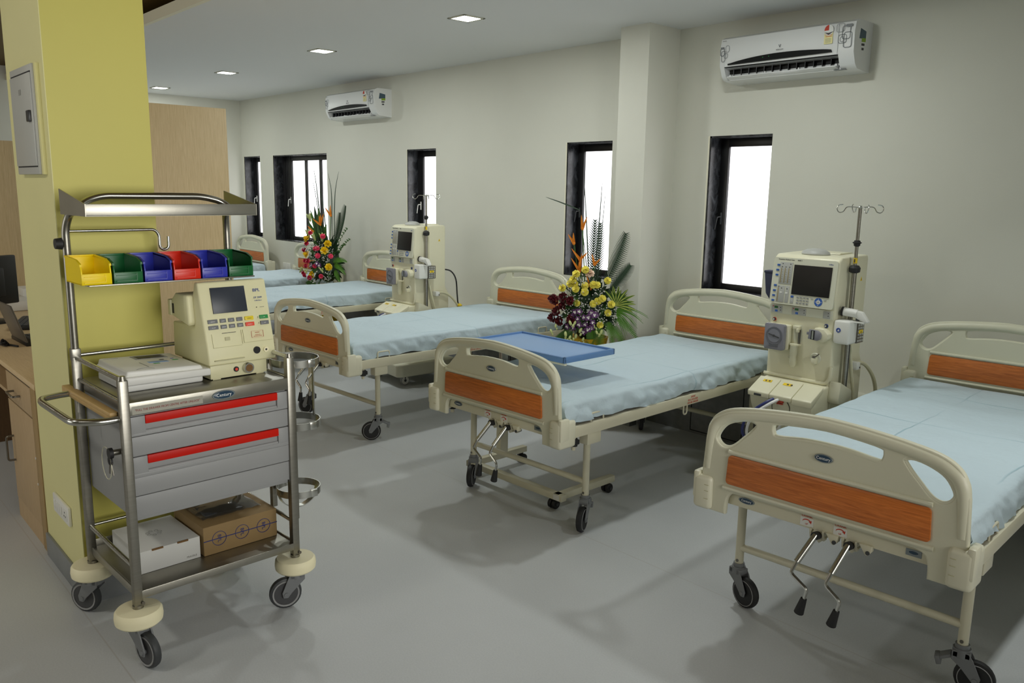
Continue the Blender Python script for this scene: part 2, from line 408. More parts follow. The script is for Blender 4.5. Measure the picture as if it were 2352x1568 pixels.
# service ledge with access doors along the window wall
mb = MB('granite_grey')
for a, b_ in ((X0, -.365), (-.118, X1)): mb.bb((a, -.172, 0), (b_, 0, .455))
mb.bb((-.40, -.40, 0), (-.085, -.325, .455))
mb.m('ledge_top')
for a, b_ in ((X0, -.365), (-.118, X1)): mb.bb((a, -.176, .455), (b_, 0, .464), .002)
mb.m('groove')
for x in (-5.3, -3.55, -1.6, .262, 2.05):
    for a, b_ in (((x, .02), (x + .006, .45)), ((x + .4, .02), (x + .406, .45)), ((x, .016), (x + .406, .022))):
        mb.bb((a[0], -.1735, a[1]), (b_[0], -.17, b_[1]))
struct(mb, 'trim_3')
# column with a paler front face
CX0, CX1, CY0, CY1 = -.402, .172, -3.965, -3.62
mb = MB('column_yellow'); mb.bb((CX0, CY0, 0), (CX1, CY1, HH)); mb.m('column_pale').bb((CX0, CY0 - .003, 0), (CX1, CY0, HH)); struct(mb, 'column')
mb = MB('skirting_grey'); mb.bb((CX0, CY0 - .014, 0), (CX1 + .012, CY0 - .003, .105), .002); mb.bb((CX1, CY0 - .014, 0), (CX1 + .012, CY1, .105), .002); struct(mb, 'baseboard_left')

# windows: marble-lined reveal, black frame, frosted luminous panes
def window(i, a, b_, mull, lf, hx, hm='white_plastic'):
    mb = MB('black_marble'); t = .012; e = .128
    mb.bb((a, .002, WS), (a + t, e, WT)); mb.bb((b_ - .001, .03, WS), (b_ + .006, e, WT)); mb.bb((a, .002, WT - t), (b_, e, WT)); mb.bb((a, .002, WS), (b_, e, WS + t))
    mb.m('fascia_paint')
    for p, q in (((a - .012, WS), (a, WT)),): mb.bb((p[0], -.002, p[1]), (q[0], .004, q[1]))
    o = struct(mb, 'window_%d' % i)
    fr = MB('window_black'); y0, y1 = .118, .165; w = .058
    fr.bb((a + t, y0, WS + t), (a + t + lf, y1, WT - t), .003); fr.bb((b_ - w, y0, WS + t), (b_ - t, y1, WT - t), .003)
    fr.bb((a + t, y0 + .002, WT - .066), (b_ - t, y1, WT - t), .003); fr.bb((a + t, y0 + .002, WS + t), (b_ - t, y1, WS + .056), .003)
    for k in range(1, int(lf / .045)): fr.bb((a + t + k * .05, y0 - .006, WS + t), (a + t + k * .05 + .018, y0, WT - t), .002)
    for x in mull: fr.bb((x - .026, y0 + .004, WS + .05), (x + .026, y1, WT - .06), .003)
    fr.obj('window_frame', o)
    xs = [a + t + lf - .002] + [x for x in mull] + [b_ - w + .002]
    for k in range(len(xs) - 1):
        g = MB('glass_frost'); g.bb((xs[k], .14, WS + .05), (xs[k + 1], .146, WT - .06)); g.obj('window_pane', o)
    h = MB(hm); h.bb((hx - .006, y0 - .008, 1.41), (hx + .006, y0 + .002, 1.49), .002); h.tube(fillet([(hx, y0 - .006, 1.462), (hx - .012, y0 - .03, 1.46), (hx - .025, y0 - .034, 1.375)], .008), .0042); h.obj('window_handle', o)
window(1, *WINS[0], [], .10, WINS[0][0] + .09)
window(2, *WINS[1], [-5.65, -5.30], .235, -6.03)
window(3, *WINS[2], [], .088, -3.285)
window(4, *WINS[3], [], .062, -1.115, 'dark_grey')
window(5, *WINS[4], [], .062, .215, 'dark_grey')

# recessed square ceiling lights
for k, x in enumerate((.98, -.89, -2.76, -4.64, -6.48)):
    lab = {1: 'square recessed ceiling light nearest the camera, over the middle bed', 2: 'square recessed ceiling light, second from the camera along the row', 3: 'square recessed ceiling light, third from the camera, above the far air conditioner side', 4: 'square recessed ceiling light farthest away, just right of the yellow column'}.get(k, 'square recessed ceiling light out at the right, over the near beds' if k else 'square recessed ceiling light over the second near bed')
    t = thing('ceiling_light', lab, 'ceiling light', (x, -1.24, HC), 0, 'recessed lights along the ceiling')
    f = MB('lamp_frame')
    for sx in (-1, 1): f.bb((sx * .088, -.088, -.006), (sx * .068, .088, 0), .002); f.bb((-.088, sx * .088, -.006), (.088, sx * .068, 0), .002)
    f.obj('frame', t)
    d = MB('lamp_glow'); d.box((0, 0, -.003), (.136, .136, .003), .001); d.obj('diffuser', t)

# split air conditioners
def aircon():
    t = thing('air_conditioner', '', 'air conditioner')
    w = .86
    prof = [(0, 0), (-.06, .004), (-.150, .012), (-.176, .035), (-.204, .095), (-.208, .20), (-.196, .255), (-.165, .27), (0, .27)]
    b = MB('ac_white')
    slot = [(0, .0), (-.06, .004), (-.15, .012), (-.14, .045), (-.11, .075), (-.20, .090), (-.208, .20), (-.196, .255), (-.165, .27), (0, .27)]
    for x0, x1, p in ((0, .03, prof), (.03, w - .09, slot), (w - .09, w, prof)): b.prism(p, 'x', x0, x1)
    b.m('groove').bb((.03, -.199, .086), (w - .09, -.09, .0885)); b.bb((.03, -.135, .02), (w - .09, -.105, .085))
    b.m('ac_line').bb((w - .13, -.16, .013), (w - .06, -.12, .0105))
    b.m('ac_line')
    b.bb((w - .0925, -.2095, .09), (w - .091, -.2075, .25)); b.obj('housing', t)
    v = MB('dark_grey')
    for k in range(14): v.box((.07 + k * .053, -.15, .055), (.003, .05, .045), 0, Matrix.Rotation(.5, 4, 'Z'))
    v.obj('air_vane', t)
    l = MB('ac_white'); l.box((w / 2 - .03, -.165, .022), (w - .15, .055, .006), .002, Matrix.Rotation(-.35, 4, 'X'))
    for x in (.06, .30, .52, .75): l.box((x, -.165, .035), (.008, .02, .02), .002)
    l.obj('louver', t)
    y = -.2095
    s = MB('gloss_black'); N = 30; top = [(.06 + .67 * k / N, .102 + .026 * math.sin(PI * (k / N) ** .9) ** .8 + .016 * k / N) for k in range(N + 1)]
    s.prism([(.06, .098), (.735, .104)] + [(p[0], max(p[1], .106)) for p in top[::-1]], 'y', -.2115, -.204)
    s.m('btn_green'); s.bb((.30, -.2125, .118), (.306, -.211, .122)); s.bb((.34, -.2125, .12), (.346, -.211, .124)); s.obj('display_strip', t)
    d = MB('ac_line')
    def loop(x0, z0, x1, z1, wd=.003, cut=None):
        P = rrect(x0, z0, x1, z1, .012)
        d.band([(p[0], y + .0005, p[1]) for p in P], .0012, wd, up=(0, 1, 0), closed=True)
    for x0, z0, x1, z1, wd in ((.755, .205, .80, .25, .002), (.79, .165, .835, .235, .004), (.768, .145, .815, .19, .003), (.80, .12, .845, .20, .004), (.778, .152, .80, .18, .002)): loop(min(x0, w - .04), z0, min(x1, w - .01), z1, wd)
    d.bb((.81, y - .0006, .228), (.845, y + .001, .242)); d.obj('printed_pattern', t); d = MB('ac_line')
    for x0, z0, x1, z1, wd in ((.004, .155, .03, .205, .004), (.012, .12, .038, .185, .003), (.04, .175, .065, .215, .002), (.03, .14, .055, .17, .002)): loop(x0, z0, x1, z1, wd)
    d.bb((.004, y - .0006, .195), (.028, y + .001, .208)); d.obj('printed_pattern', t); d = MB('ink_dark')
    d.text('V', .026, facing((.41, y - .0002, .172))); d.text('VIDEOCON', .009, facing((.41, y - .0002, .153)))
    d.obj('brand_mark', t); d = MB('ink_dark'); d.text('Inverter', .008, facing((.03, y - .0002, .243))); d.obj('brand_mark', t)
    e = MB('label_cream'); e.bb((.685, y - .001, .15), (.735, y + .001, .215)); e.m('ink_red'); e.text('POWER SAVINGS', .006, facing((.71, y - .0012, .198)), sx=.9); e.bb((.692, y - .0013, .188), (.73, y, .191))
    e.m('white_paper').oval((.71, y + .0005, .222), .027, .030, .0018); e.m('ink_dark').prism([(.684, .213), (.71, .198), (.737, .213), (.71, .208)], 'y', y - .003, y); 
    e.m('ink_red').prism([(.71, .222)] + [(.71 + .026 * math.cos(a), .222 + .029 * math.sin(a)) for a in [PI / 2 + k * PI / 2 / 6 for k in range(7)]], 'y', y - .003, y)
    e.m('ink_grey')
    for k in range(4): e.bb((.692, y - .0013, .176 - k * .006), (.725, y, .178 - k * .006))
    e.obj('energy_label', t)
    g = MB('sticker_slate'); xx = w + .0008
    g.prism([(-.15, .17), (-.075, .175), (-.075, .215), (-.14, .225)], 'x', w, xx); g.m('sticker_green').prism([(-.12, .155), (-.075, .158), (-.075, .178), (-.12, .175)], 'x', w, xx + .0003); g.m('ink_dark').prism([(-.12, .135), (-.085, .137), (-.085, .149), (-.12, .147)], 'x', w, xx); g.prism([(-.115, .112), (-.09, .113), (-.09, .125), (-.115, .124)], 'x', w, xx)
    g.obj('side_sticker', t)
    return t
ac = aircon(); ac.location = (.352, 0, 2.302); tag(ac, 'white wall air conditioner above the right window, larger and nearer one')
a2 = copy_tree(ac); a2.location = (-4.56, 0, 2.31); a2.scale = (1.10, 1, 1); tag(a2, 'white wall air conditioner far off between the wide window and the tall window')
for o in (ac, a2): o['group'] = 'air conditioners on the window wall'

# things fixed on walls and column
t = thing('distribution_board', 'grey metal distribution board set in the yellow column', 'electrical box', (-.245, CY0 - .003, 1.645))
b = MB('machine_grey'); b.bb((0, -.02, 0), (.335, 0, .385), .003); b.m('column_pale').bb((.335, -.012, .0), (.36, 0, .385)); b.obj('housing', t)
d = MB('machine_grey'); d.bb((.018, -.026, .03), (.322, -.018, .355), .003); d.m('groove').bb((.02, -.0215, .355), (.32, -.0195, .361)); d.bb((.02, -.0215, .026), (.32, -.0195, .031)); d.m('ink_grey').bb((.15, -.0268, .285), (.185, -.0255, .305)); d.obj('door', t)
h = MB('black'); h.bb((.275, -.036, .185), (.312, -.024, .225), .003); h.obj('latch', t)
t = thing('wall_switch_plate', 'white switch plate low on the pale face of the column', 'switch', (-.20, CY0 - .003, .272))
b = MB('ivory_switch'); b.bb((0, -.012, 0), (.235, 0, .08), .004); b.obj('plate', t)
for k in range(4): b = MB('white_plastic'); b.bb((.02 + k * .03, -.016, .022), (.046 + k * .03, -.011, .058), .002); b.obj('switch_rocker', t)
b = MB('white_plastic'); b.bb((.165, -.015, .018), (.215, -.011, .062), .003); b.m('groove')
for dx, dz in ((.19, .05), (.18, .034), (.2, .034)): b.cyl((dx, -.0155, dz), (dx, -.0148, dz), .004, n=8)
b.obj('socket', t)
t = thing('wall_outlet', 'white double socket on the wall between the two farthest headboards', 'outlet', (-6.06, 0, .60))
b = MB('ivory_switch'); b.bb((0, -.012, 0), (.20, 0, .085), .003); b.m('groove')
for dx in (.05, .15): b.cyl((dx, -.013, .05), (dx, -.0118, .05), .007, n=8)
b.obj('plate', t)
for dx in (.005, .105): b = MB('white_plastic'); b.bb((dx + .01, -.0135, .012), (dx + .08, -.0125, .073), .002); b.obj('socket_cover', t)
# ------------------------------------------------------------------ hospital beds
HALF = [(.447, .468), (.447, .60), (.438, .74), (.426, .792), (.40, .829), (.345, .857), (.235, .876), (.103, .889), (0, .894)]
def board_outline():
    r = [V((p[0], p[1])) for p in HALF]; top = smooth(HALF[2:], 4)
    right = [V(HALF[0]), V(HALF[1])] + top
    left = [V((-p.x, p.y)) for p in right[:-1]][::-1]
    bot = smooth([(-.355, .468), (-.352, .515), (-.338, .543), (-.305, .555), (-.15, .556)], 4) + [V((.15, .556))] + smooth([(.305, .555), (.338, .543), (.352, .515), (.355, .468)], 4)
    return [p.xy for p in right + left + bot]
HOLE = smooth([(.262, .812), (.285, .823), (.325, .816), (.366, .795), (.390, .757), (.382, .733), (.36, .722), (.332, .731), (.30, .762), (.274, .79)], 4, True)
HC_ = V((.327, .774)); HOLE = [HC_ + (p.xy - HC_) * 1.27 for p in HOLE]
HOLEL = [V((-p.x, p.y)) for p in HOLE][::-1]
SLOT = [p.xy for p in smooth([V(p) for p in ((-.172, .795), (-.08, .806), (0, .809), (.08, .806), (.172, .795), (.188, .808), (.190, .830), (.178, .843), (.10, .853), (0, .859), (-.10, .853), (-.178, .843), (-.190, .830), (-.188, .808))], 3, True)]
def arrow(mb, c, y):
    P = [V((c + .015 * math.cos(a), y, .518 + .010 * math.sin(a))) for a in [PI * .92 - k * PI * .74 / 10 for k in range(11)]]
    mb.band(P, .0036, .0008, up=(0, 0, 1)); e = P[-1]
    mb.prism([(e.x - .006, e.z - .001), (e.x + .005, e.z + .003), (e.x + .003, e.z - .008)], 'y', y - .0005, y + .0004)
def badge(mb, c, a, b, y):
    mb.m('badge_rim').oval((c[0], y, c[1]), a, b, .002); mb.m('badge_blue').oval((c[0], y - .0018, c[1]), a * .86, b * .8, .0006)
    mb.m('white_paper').text('Century', b * 1.0, facing((c[0], y - .0026, c[1])), .0002, sx=1.0)
def board(root, name, y0, dz):
    T = Matrix.Translation((0, y0 + .016, dz)) @ Matrix.Rotation(PI / 2, 4, 'X')
    b = MB('cream_plastic'); b.shape([board_outline(), HOLE, HOLEL, SLOT], .024, .006, T, 3)
    rim = smooth([(.432, .62), (.424, .74), (.411, .788), (.386, .814), (.338, .838), (.233, .857), (.103, .870), (0, .875)], 4)
    rim = rim + [V((-p.x, p.y)) for p in rim[::-1][1:]]
    n = len(rim); rr = [.0165 + .0065 * min(1, min(k, n - 1 - k) / 7) for k in range(n)]
    b.tube([(p.x, y0 + .016, p.y + dz) for p in rim], rr, 10)
    # moulded ribs above and below the inlay, thick lip round the openings
    for z, x in ((.703, .345), (.565, .36)): b.tube([(-x, y0 + .003, z + dz), (x, y0 + .003, z + dz)], .0085, 8)
    for H in (HOLE, HOLEL): b.tube([(p.x, y0 + .016, p.y + dz) for p in H], .0085, 8, closed=True, rx=.0145)
    b.tube([(p.x, y0 + .014, p.y + dz - .010) for p in SLOT[:13]], .0065, 6, rx=.0135)
    o = b.obj(name, root)
    w = MB('panel_orange'); P = rrect(-.35, .583, .35, .692, .014, 5); P = [(x * (1 - (z - .583) * .16), z + dz) for x, z in P]
    w.prism(P, 'y', y0 - .0035, y0 + .004, .0015); w.obj('wood_panel', o)
    for s in (-1, 1):
        c = MB('cap_plastic'); c.bb((s * .402, y0 - .012, .463 + dz), (s * .478, y0 + .10, .592 + dz), .016, 3); c.bb((s * .455, y0 - .010, .50 + dz), (s * .480, y0 + .05, .604 + dz), .008)
        c.m('line_tan')
        for z in (.505, .535, .558): c.bb((s * .412, y0 - .0128, z + dz), (s * .43, y0 - .011, z + .003 + dz), .001)
        c.obj('corner_cap', o)
    return o
def caster_parts(root, x, y, rz, brake):
    f = MB('caster_grey'); f.cyl((0, 0, .128), (0, 0, .158), .027); f.cyl((0, 0, .158), (0, 0, .172), .022)
    prof = [(-.028, .15), (.02, .15), (.035, .13), (.062, .072), (.058, .052), (.042, .050), (.028, .066), (.0, .098), (-.028, .12)]
    for s in (-1, 1): f.prism(prof, 'x', s * .019, s * .024, .001, 1)
    f.bb((-.024, -.028, .128), (.024, .028, .152), .004)
    if brake: f.box((0, -.045, .118), (.04, .04, .012), .003, Matrix.Rotation(.5, 4, 'X')); f.box((0, -.066, .10), (.044, .016, .03), .003, Matrix.Rotation(.3, 4, 'X'))
    f.cyl((-.027, .045, .0625), (.027, .045, .0625), .008, n=10)
    o = f.obj('caster', root, (x, y, 0), rz)
    w = MB('black_rubber'); w.lathe([(.03, -.013), (.05, -.016), (.060, -.011), (.0625, 0), (.060, .011), (.05, .016), (.03, .013)], (0, .045, .0625), 28, 'x')
    w.m('wheel_ring')
    for s in (-1, 1): w.lathe([(.049, s * .0158), (.0505, s * .0166), (.052, s * .0152)], (0, .045, .0625), 28, 'x', False)
    w.obj('wheel', o)
    return o
def make_bed():
    t = thing('hospital_bed', '', 'hospital bed')
    f = MB('cream_frame')
    for s in (-1, 1):
        f.bb((s * .432, .05, .497), (s * .462, 2.05, .553), .004); f.bb((s * .40, .205, .440), (s * .455, .305, .500), .006); f.bb((s * .40, 1.735, .440), (s * .455, 1.835, .500), .006)
    f.bb((-.44, .030, .497), (.44, .055, .556), .003); f.bb((-.44, 2.03, .48), (.44, 2.07, .58), .004)
    for y in (.5, .98, 1.4): f.bb((-.43, y, .505), (.43, y + .03, .535), .003)
    f.m('grey_bed_deck').bb((-.43, .06, .545), (.43, 2.03, .554))
    f.m('cream_frame')                                   # crank brackets under the foot rail
    for c in (-.008, .103):
        f.prism([(.020, .505), (.062, .505), (.05, .468), (.03, .468)], 'x', c - .028, c - .022); f.prism([(.020, .505), (.062, .505), (.05, .468), (.03, .468)], 'x', c + .016, c + .022)
        f.box((c, .045, .483), (.044, .03, .032), .002, Matrix.Rotation(PI / 4, 4, 'Y'))
        f.prism([(c + .030, .505), (c + .072, .505), (c + .070, .482), (c + .060, .470), (c + .052, .472)], 'y', .018, .045, .002)
        f.m('dark_grey').cyl((c + .061, .015, .481), (c + .061, .050, .481), .007, n=10); f.m('black_rubber').cyl((c, .004, .488), (c, .03, .484), .014, n=14); f.m('cream_frame')
    f.m('white_plastic')
    for c in (-.05, .066): f.bb((c - .023, .0285, .504), (c + .023, .0302, .533))
    f.m('ink_red')
    for c in (-.05, .066): f.text('CRANK', .011, facing((c, .0282, .5395)), .0003, sx=1.05); f.text('UP', .008, facing((c, .0282, .5115)), .0003); arrow(f, c, .0282)
    for s in (-1, 1):
        TT = Matrix.Translation((s * .4624, 1.06, 0)) @ Matrix.Rotation(s * PI / 2, 4, 'Z')
        for k, w in enumerate(('URINE', 'BAG HOLDER', 'HOOK UNDER')): f.text(w, .015, TT @ facing((0, 0, .540 - k * .0155)), .0004, sx=1.0)
    badge(f, (-.278, .527), .032, .012, .0298); f.m('badge_rim').bb((.275, .0285, .512), (.322, .03, .534)); f.m('badge_blue').oval((.298, .0285, .524), .014, .005, .0008)
    f.obj('frame', t)
    o = board(t, 'footboard', 0, 0)
    e = MB(); badge(e, (.0, .7635), .032, .0145, .0012); e.obj('emblem', o)
    board(t, 'headboard', 2.04, .103)
    for y in (.255, 1.785):
        for s in (-1, 1):
            l = MB('cream_frame'); l.cyl((s * .41, y, .165), (s * .41, y, .46), .0168); l.m('stud').cyl((s * .41, y - .019, .185), (s * .41, y - .016, .185), .006, n=10); l.obj('leg', t)
        c = MB('cream_frame'); c.cyl((-.41, y, .237), (.41, y, .237), .0145); c.obj('crossbar', t)
        for s in (-1, 1): caster_parts(t, s * .41, y, 0, y < 1 and s > 0)
    for c, dx in ((-.008, 0), (.103, .008)):
        k = MB('chrome'); k.cyl((c, .012, .49), (c - .028 + dx, -.055, .405), .0105, .0105, 14); k.tube(fillet([(c - .027 + dx, -.053, .408), (c - .040 + dx, -.068, .366), (c + .022, -.070, .328), (c + .012, -.068, .285)], .012, 4), .0062, 8)
        o = k.obj('crank', t)
        g = MB('black_rubber'); g.cyl((c + .013, -.068, .292), (c - .001, -.066, .236), .0105, .0165, 14); g.obj('grip', o)
    for s in (-1, 1):
        for y in (.23, 1.71):
            l = MB('cream_frame'); l.tube(fillet([(s * .45, y, .548), (s * .45, y, .592), (s * .45, y + .09, .592), (s * .45, y + .09, .548)], .012), .0045); l.obj('mattress_stop', t)
        h = MB('cream_frame'); h.tube([(s * .455, .985, .50), (s * .455, .985, .465)] + [(s * .455, .985 + .016 - .016 * math.cos(a), .465 - .016 * math.sin(a)) for a in [k * PI / 6 for k in range(7)]] + [(s * .455, 1.017, .50)], .0045); h.obj('bag_hook', t)
        p = MB('black_rubber'); p.cyl((s * .438, .125, .452), (s * .438, .125, .487), .019, n=14); p.bb((s * .43, .105, .458), (s * .455, .15, .482), .004); p.m('cream_frame').cyl((s * .438, .125, .432), (s * .438, .125, .498), .010, n=10); p.obj('pole_socket', t)
    return t
BEDS = [  # x, y, degrees, caster angles, label, sheet label, mattress label
 (2.2416, -2.2322, 3.1, (-105, -77, 60, 100), 'hospital bed nearest the camera, cut off by the right edge of the photo', 'pale blue sheet on the nearest bed at the right edge', 'dark mattress under the sheet of the nearest right-hand bed'),
 (.5185, -2.2029, 2.0, (-146, -156, 40, 80), 'middle hospital bed with the blue overbed table standing across it', 'pale blue sheet under the blue overbed table', 'dark mattress of the bed with the blue overbed table'),
 (-1.322, -2.2002, 2.65, (114, 144, 40, 20), 'hospital bed just behind the trolley, ahead of the yellow flower stand', 'pale blue sheet on the bed just right of the trolley', 'dark mattress of the bed just right of the trolley'),
 (-3.44, -2.2, 1.6, (30, 70, 10, 20), 'hospital bed behind the far dialysis machine, in front of the pink flowers', 'pale blue sheet on the bed in front of the pink flowers', 'dark mattress of the bed in front of the pink flowers'),
 (-4.95, -2.2, 1.4, (90, 20, 60, 20), 'hospital bed under the wide window, left of the pink flowers', 'pale blue sheet on the bed under the wide window', 'dark mattress of the bed under the wide window'),
 (-6.632, -2.2, 0., (90, 120, 60, 20), 'farthest hospital bed in the corner under the narrowest window', 'pale blue sheet on the farthest bed in the corner', 'dark mattress of the farthest bed in the corner'),
]
def make_sheet(seed, parent_loc, rz):
    rnd = random.Random(seed); off = seed * 7.3
    W, y0, y1, zt = .437, .052, 2.015, .664
    us = [-.54, -.53, -.515, -.50, -.485, -.472, -.46, -.450, -.442, -.434, -.424, -.41, -.38] + [-.34 + .68 * k / 18 for k in range(19)]
    us += [-u for u in us[12::-1]]
    nv = 120; ext = .085
    vs = [y0 - ext + (y1 - y0 + 2 * ext) * k / nv for k in range(nv + 1)]
    P = []
    for u in us:
        row = []
        for v in vs:
            hem = .096 - .028 * max(0, mnoise.noise(V((off, v * 1.9, 0)))) + .012 * mnoise.noise(V((off, v * 9, 2)))
            ox = max(0, abs(u) - W) / .103 * hem if abs(u) > W else 0
            oy = max(y0 - v, v - y1, 0)
            s = 1 if u > 0 else -1
            x = max(-W, min(W, u)); y = max(y0, min(y1, v)); z = zt
            drop = max(ox, oy * 1.05)
            # soft rounded shoulder
            e = min(abs(W - abs(x)), 1); rnd_ = .02
            edge = max(0, 1 - (W - abs(x)) / .035); z -= .012 * edge * edge
            ey = max(0, 1 - min(y - y0, y1 - y) / .045); z -= .012 * ey * ey
            z -= drop
            top_ = drop < .004
            g = mnoise.noise(V((x * 2.2 + off, y * 2.6, 1.5)))
            z += (.005 * g + (.016 if seed == 1 else .008) * mnoise.noise(V((x * 1.3 + off, y * 5.0, 7.)))) * (1 - edge) + .0045 * mnoise.noise(V((x * 5 + off, y * 3.1, 4.)))
            if ox > 0 or edge > .2:
                k = min(1, drop / .05) + .25 * edge
                amp = .35 + .65 * max(0, min(1, .5 + 1.2 * mnoise.noise(V((off + s * 5, y * 1.1, 9.)))))
                dis = mnoise.noise(V((off + s * 3, y * 8. + drop * 5, drop * 7.))) * .021 + mnoise.noise(V((off - s * 4, y * 19. - drop * 18, drop * 10.))) * .013
                x += s * (abs(dis) * 1.3 * amp + .004 + .010 * amp * max(0, 1 - 2.2 * abs(mnoise.noise(V((off + s * 2, y * 13. - drop * 16., drop * 6.))))) ** 2) * k
                z += .005 * amp * mnoise.noise(V((off, y * 11, 3.))) * min(1, edge + k)
            if oy > 0:
                y += (-1 if v < y0 else 1) * abs(mnoise.noise(V((x * 8 + off, 2, drop * 8)))) * .006
            if top_: z = max(z, .6405)
            row.append((x, y, z))
        P.append(row)
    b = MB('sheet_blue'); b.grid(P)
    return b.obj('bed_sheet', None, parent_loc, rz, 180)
BED0 = make_bed()
for i, (x, y, a, ca, lab, ls, lm) in enumerate(BEDS):
    o = BED0 if i == 0 else copy_tree(BED0)
    o.location = (x, y, 0); o.rotation_euler.z = R(a); tag(o, lab, None, 'row of crank hospital beds')
    for c, an in zip([q for q in COL.objects if q.parent == o and q.name.startswith('caster')], ca): c.rotation_euler.z = R(an)
    m = MB('mattress_dark'); m.bb((-.430, .058, .5545), (.430, 2.01, .638), .02, 3); m = m.obj('mattress', None, (x, y, 0), R(a)); tag(m, lm, 'mattress', 'mattresses on the beds')
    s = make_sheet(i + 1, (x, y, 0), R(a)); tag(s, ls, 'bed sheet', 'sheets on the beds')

# ------------------------------------------------------------------ overbed table
t = thing('overbed_table', 'blue-topped overbed table on castors reaching across the middle bed', 'table', (.336, -1.686, 0), R(1.5))
b = MB('tray_blue'); b.bb((-.342, -.182, .783), (.342, .182, .793), .002); b.m('tray_rim')
for x0, y0_, x1, y1_ in ((-.352, -.195, .352, -.18), (-.352, .18, .352, .195), (-.352, -.195, -.337, .195), (.337, -.195, .352, .195)): b.bb((x0, y0_, .772), (x1, y1_, .803), .003)
b.obj('table_top', t)
b = MB('cream_plastic'); b.bb((-.342, -.182, .758), (.342, -.165, .782), .002); b.bb((-.342, .165, .758), (.30, .182, .782), .002); b.bb((-.342, -.05, .750), (.1, .05, .772), .003); b.obj('support_frame', t)
b = MB('cream_frame'); b.bb((-.352, -.002, .10), (-.312, .058, .44), .004); b.m('steel').bb((-.346, .004, .42), (-.318, .052, .765), .003); b.obj('column', t)
b = MB('cream_frame'); b.bb((-.36, -.225, .062), (.385, -.185, .098), .004); b.bb((-.36, -.225, .062), (-.32, .225, .098), .004); b.bb((.325, -.225, .062), (.365, .225, .098), .004); b.m('white_plastic').bb((.33, -.2275, .066), (.368, -.2245, .094)); b.obj('base_frame', t)
for x, y in ((.30, -.19), (.33, .20), (-.34, -.17), (-.34, .20)):
    c = MB('black_rubber')
    for s in (-1, 1): c.lathe([(.006, -.010), (.022, -.010), (.026, -.006), (.026, .006), (.022, .010), (.006, .010)], (x + s * .014, y, .026), 16, 'x')
    c.cyl((x, y, .02), (x, y, .064), .008, n=10); c.m('dark_grey').cyl((x - .03, y, .026), (x + .03, y, .026), .009, n=10); c.obj('caster', t)
# ------------------------------------------------------------------ emergency trolley and what stands on it
TX, TY, TA = .7276, -3.9442, R(92.1)
TM = Matrix.Translation((TX, TY, 0)) @ Matrix.Rotation(TA, 4, 'Z')
def on_trolley(x, y, z): return TM @ V((x, y, z))
TW, TD = .591, .463
t = thing('emergency_trolley', 'stainless steel emergency trolley with two red-handled drawers by the yellow column', 'trolley', (TX, TY, 0), TA)
for i, (x, y) in enumerate(((0, 0), (TW, 0), (0, TD), (TW, TD))):
    b = MB('steel'); b.bb((x - .0145, y - .0145, .21), (x + .0145, y + .0145, .995 if i < 2 else 1.0), .004); b.cyl((x, y, .99), (x, y, 1.008), .0145, .010, 14); b.cyl((x, y, .19), (x, y, .215), .018); b.m('stud').cyl((x + .012, y - .018, .222), (x + .012, y - .014, .222), .006, n=10); b.obj('post', t)
    d = MB('bumper_cream'); d.lathe([(.03, .152), (.068, .153), (.076, .161), (.078, .178), (.076, .195), (.07, .203), (.03, .205)], (x, y, 0), 32); d.obj('bumper_disc', t)
    an = (-168, 72, 31, 60)[i]
    f = MB('caster_grey'); f.cyl((0, 0, .118), (0, 0, .152), .027); prof = [(-.03, .142), (.026, .142), (.036, .12), (.058, .07), (.054, .05), (.036, .048), (.022, .066), (-.008, .095), (-.03, .115)]
    for s in (-1, 1): f.prism(prof, 'x', s * .019, s * .025, .001, 1)
    f.bb((-.025, -.03, .12), (.025, .028, .144), .004); f.cyl((-.028, .042, .0625), (.028, .042, .0625), .009, n=10)
    o = f.obj('caster', t, (x, y, 0), R(an))
    w = MB('wheel_hub'); w.lathe([(.02, -.012), (.046, -.013), (.046, .013), (.02, .012)], (0, .042, .0625), 28, 'x'); w.m('wheel_ring').lathe([(.046, -.014), (.052, -.0155), (.053, 0), (.052, .0155), (.046, .014)], (0, .042, .0625), 28, 'x', False); w.m('dark_grey').lathe([(.0525, -.014), (.060, -.011), (.0625, 0), (.060, .011), (.0525, .014)], (0, .042, .0625), 28, 'x', False); w.obj('wheel', o)
b = MB('steel_sheet'); b.bb((.012, -.012, .874), (TW - .012, TD, .919), .003); b.m('ink_grey'); b.m('steel_sheet')
b.m('label_steel').bb((.02, -.0130, .878), (.255, -.0118, .905)); b.m('ink_maroon').text('"PULL THE DRAWER FROM CENTRE AFTER UNLOCK"', .0105, facing((.137, -.0134, .891)), .0003, sx=.86)
badge(b, (.33, .896), .043, .0165, -.0122); b.obj('top_shelf', t)
b = MB('grey_paint'); b.bb((.016, .006, .508), (TW - .016, TD - .01, .874), .002); b.bb((.0145, -.004, .522), (TW - .0145, .01, .595), .002); b.bb((.0145, -.004, .660), (TW - .0145, .01, .662)); b.obj('drawer_cabinet', t)
for z0, z1 in ((.735, .868), (.598, .731)):
    d = MB('grey_paint'); x0, x1 = .0145, TW - .0145; zb, zt_ = z1 - .057, z1 - .0
    d.bb((x0, -.006, z0), (x1, .010, z0 + (.065 if z0 > .7 else .062)), .0015); zr = z0 + (.067 if z0 > .7 else .064)
    d.bb((x0, -.006, zr), (x1, .010, zb), .001); d.bb((x0, -.006, zb - .001), (.062, .010, z1), .001); d.bb((.536, -.006, zb - .001), (x1, .010, z1), .001); d.bb((.06, .004, zb - .002), (.538, .012, z1))
    d.box((.298, -.0005, zb + .002), (.474, .012, .010), .002, Matrix.Rotation(-.5, 4, 'X'))
    o = d.obj('drawer', t)
    h = MB('red_plastic'); h.bb((.061, -.009, z1 - .028), (.537, .004, z1 + .001), .003); h.obj('drawer_handle', o)
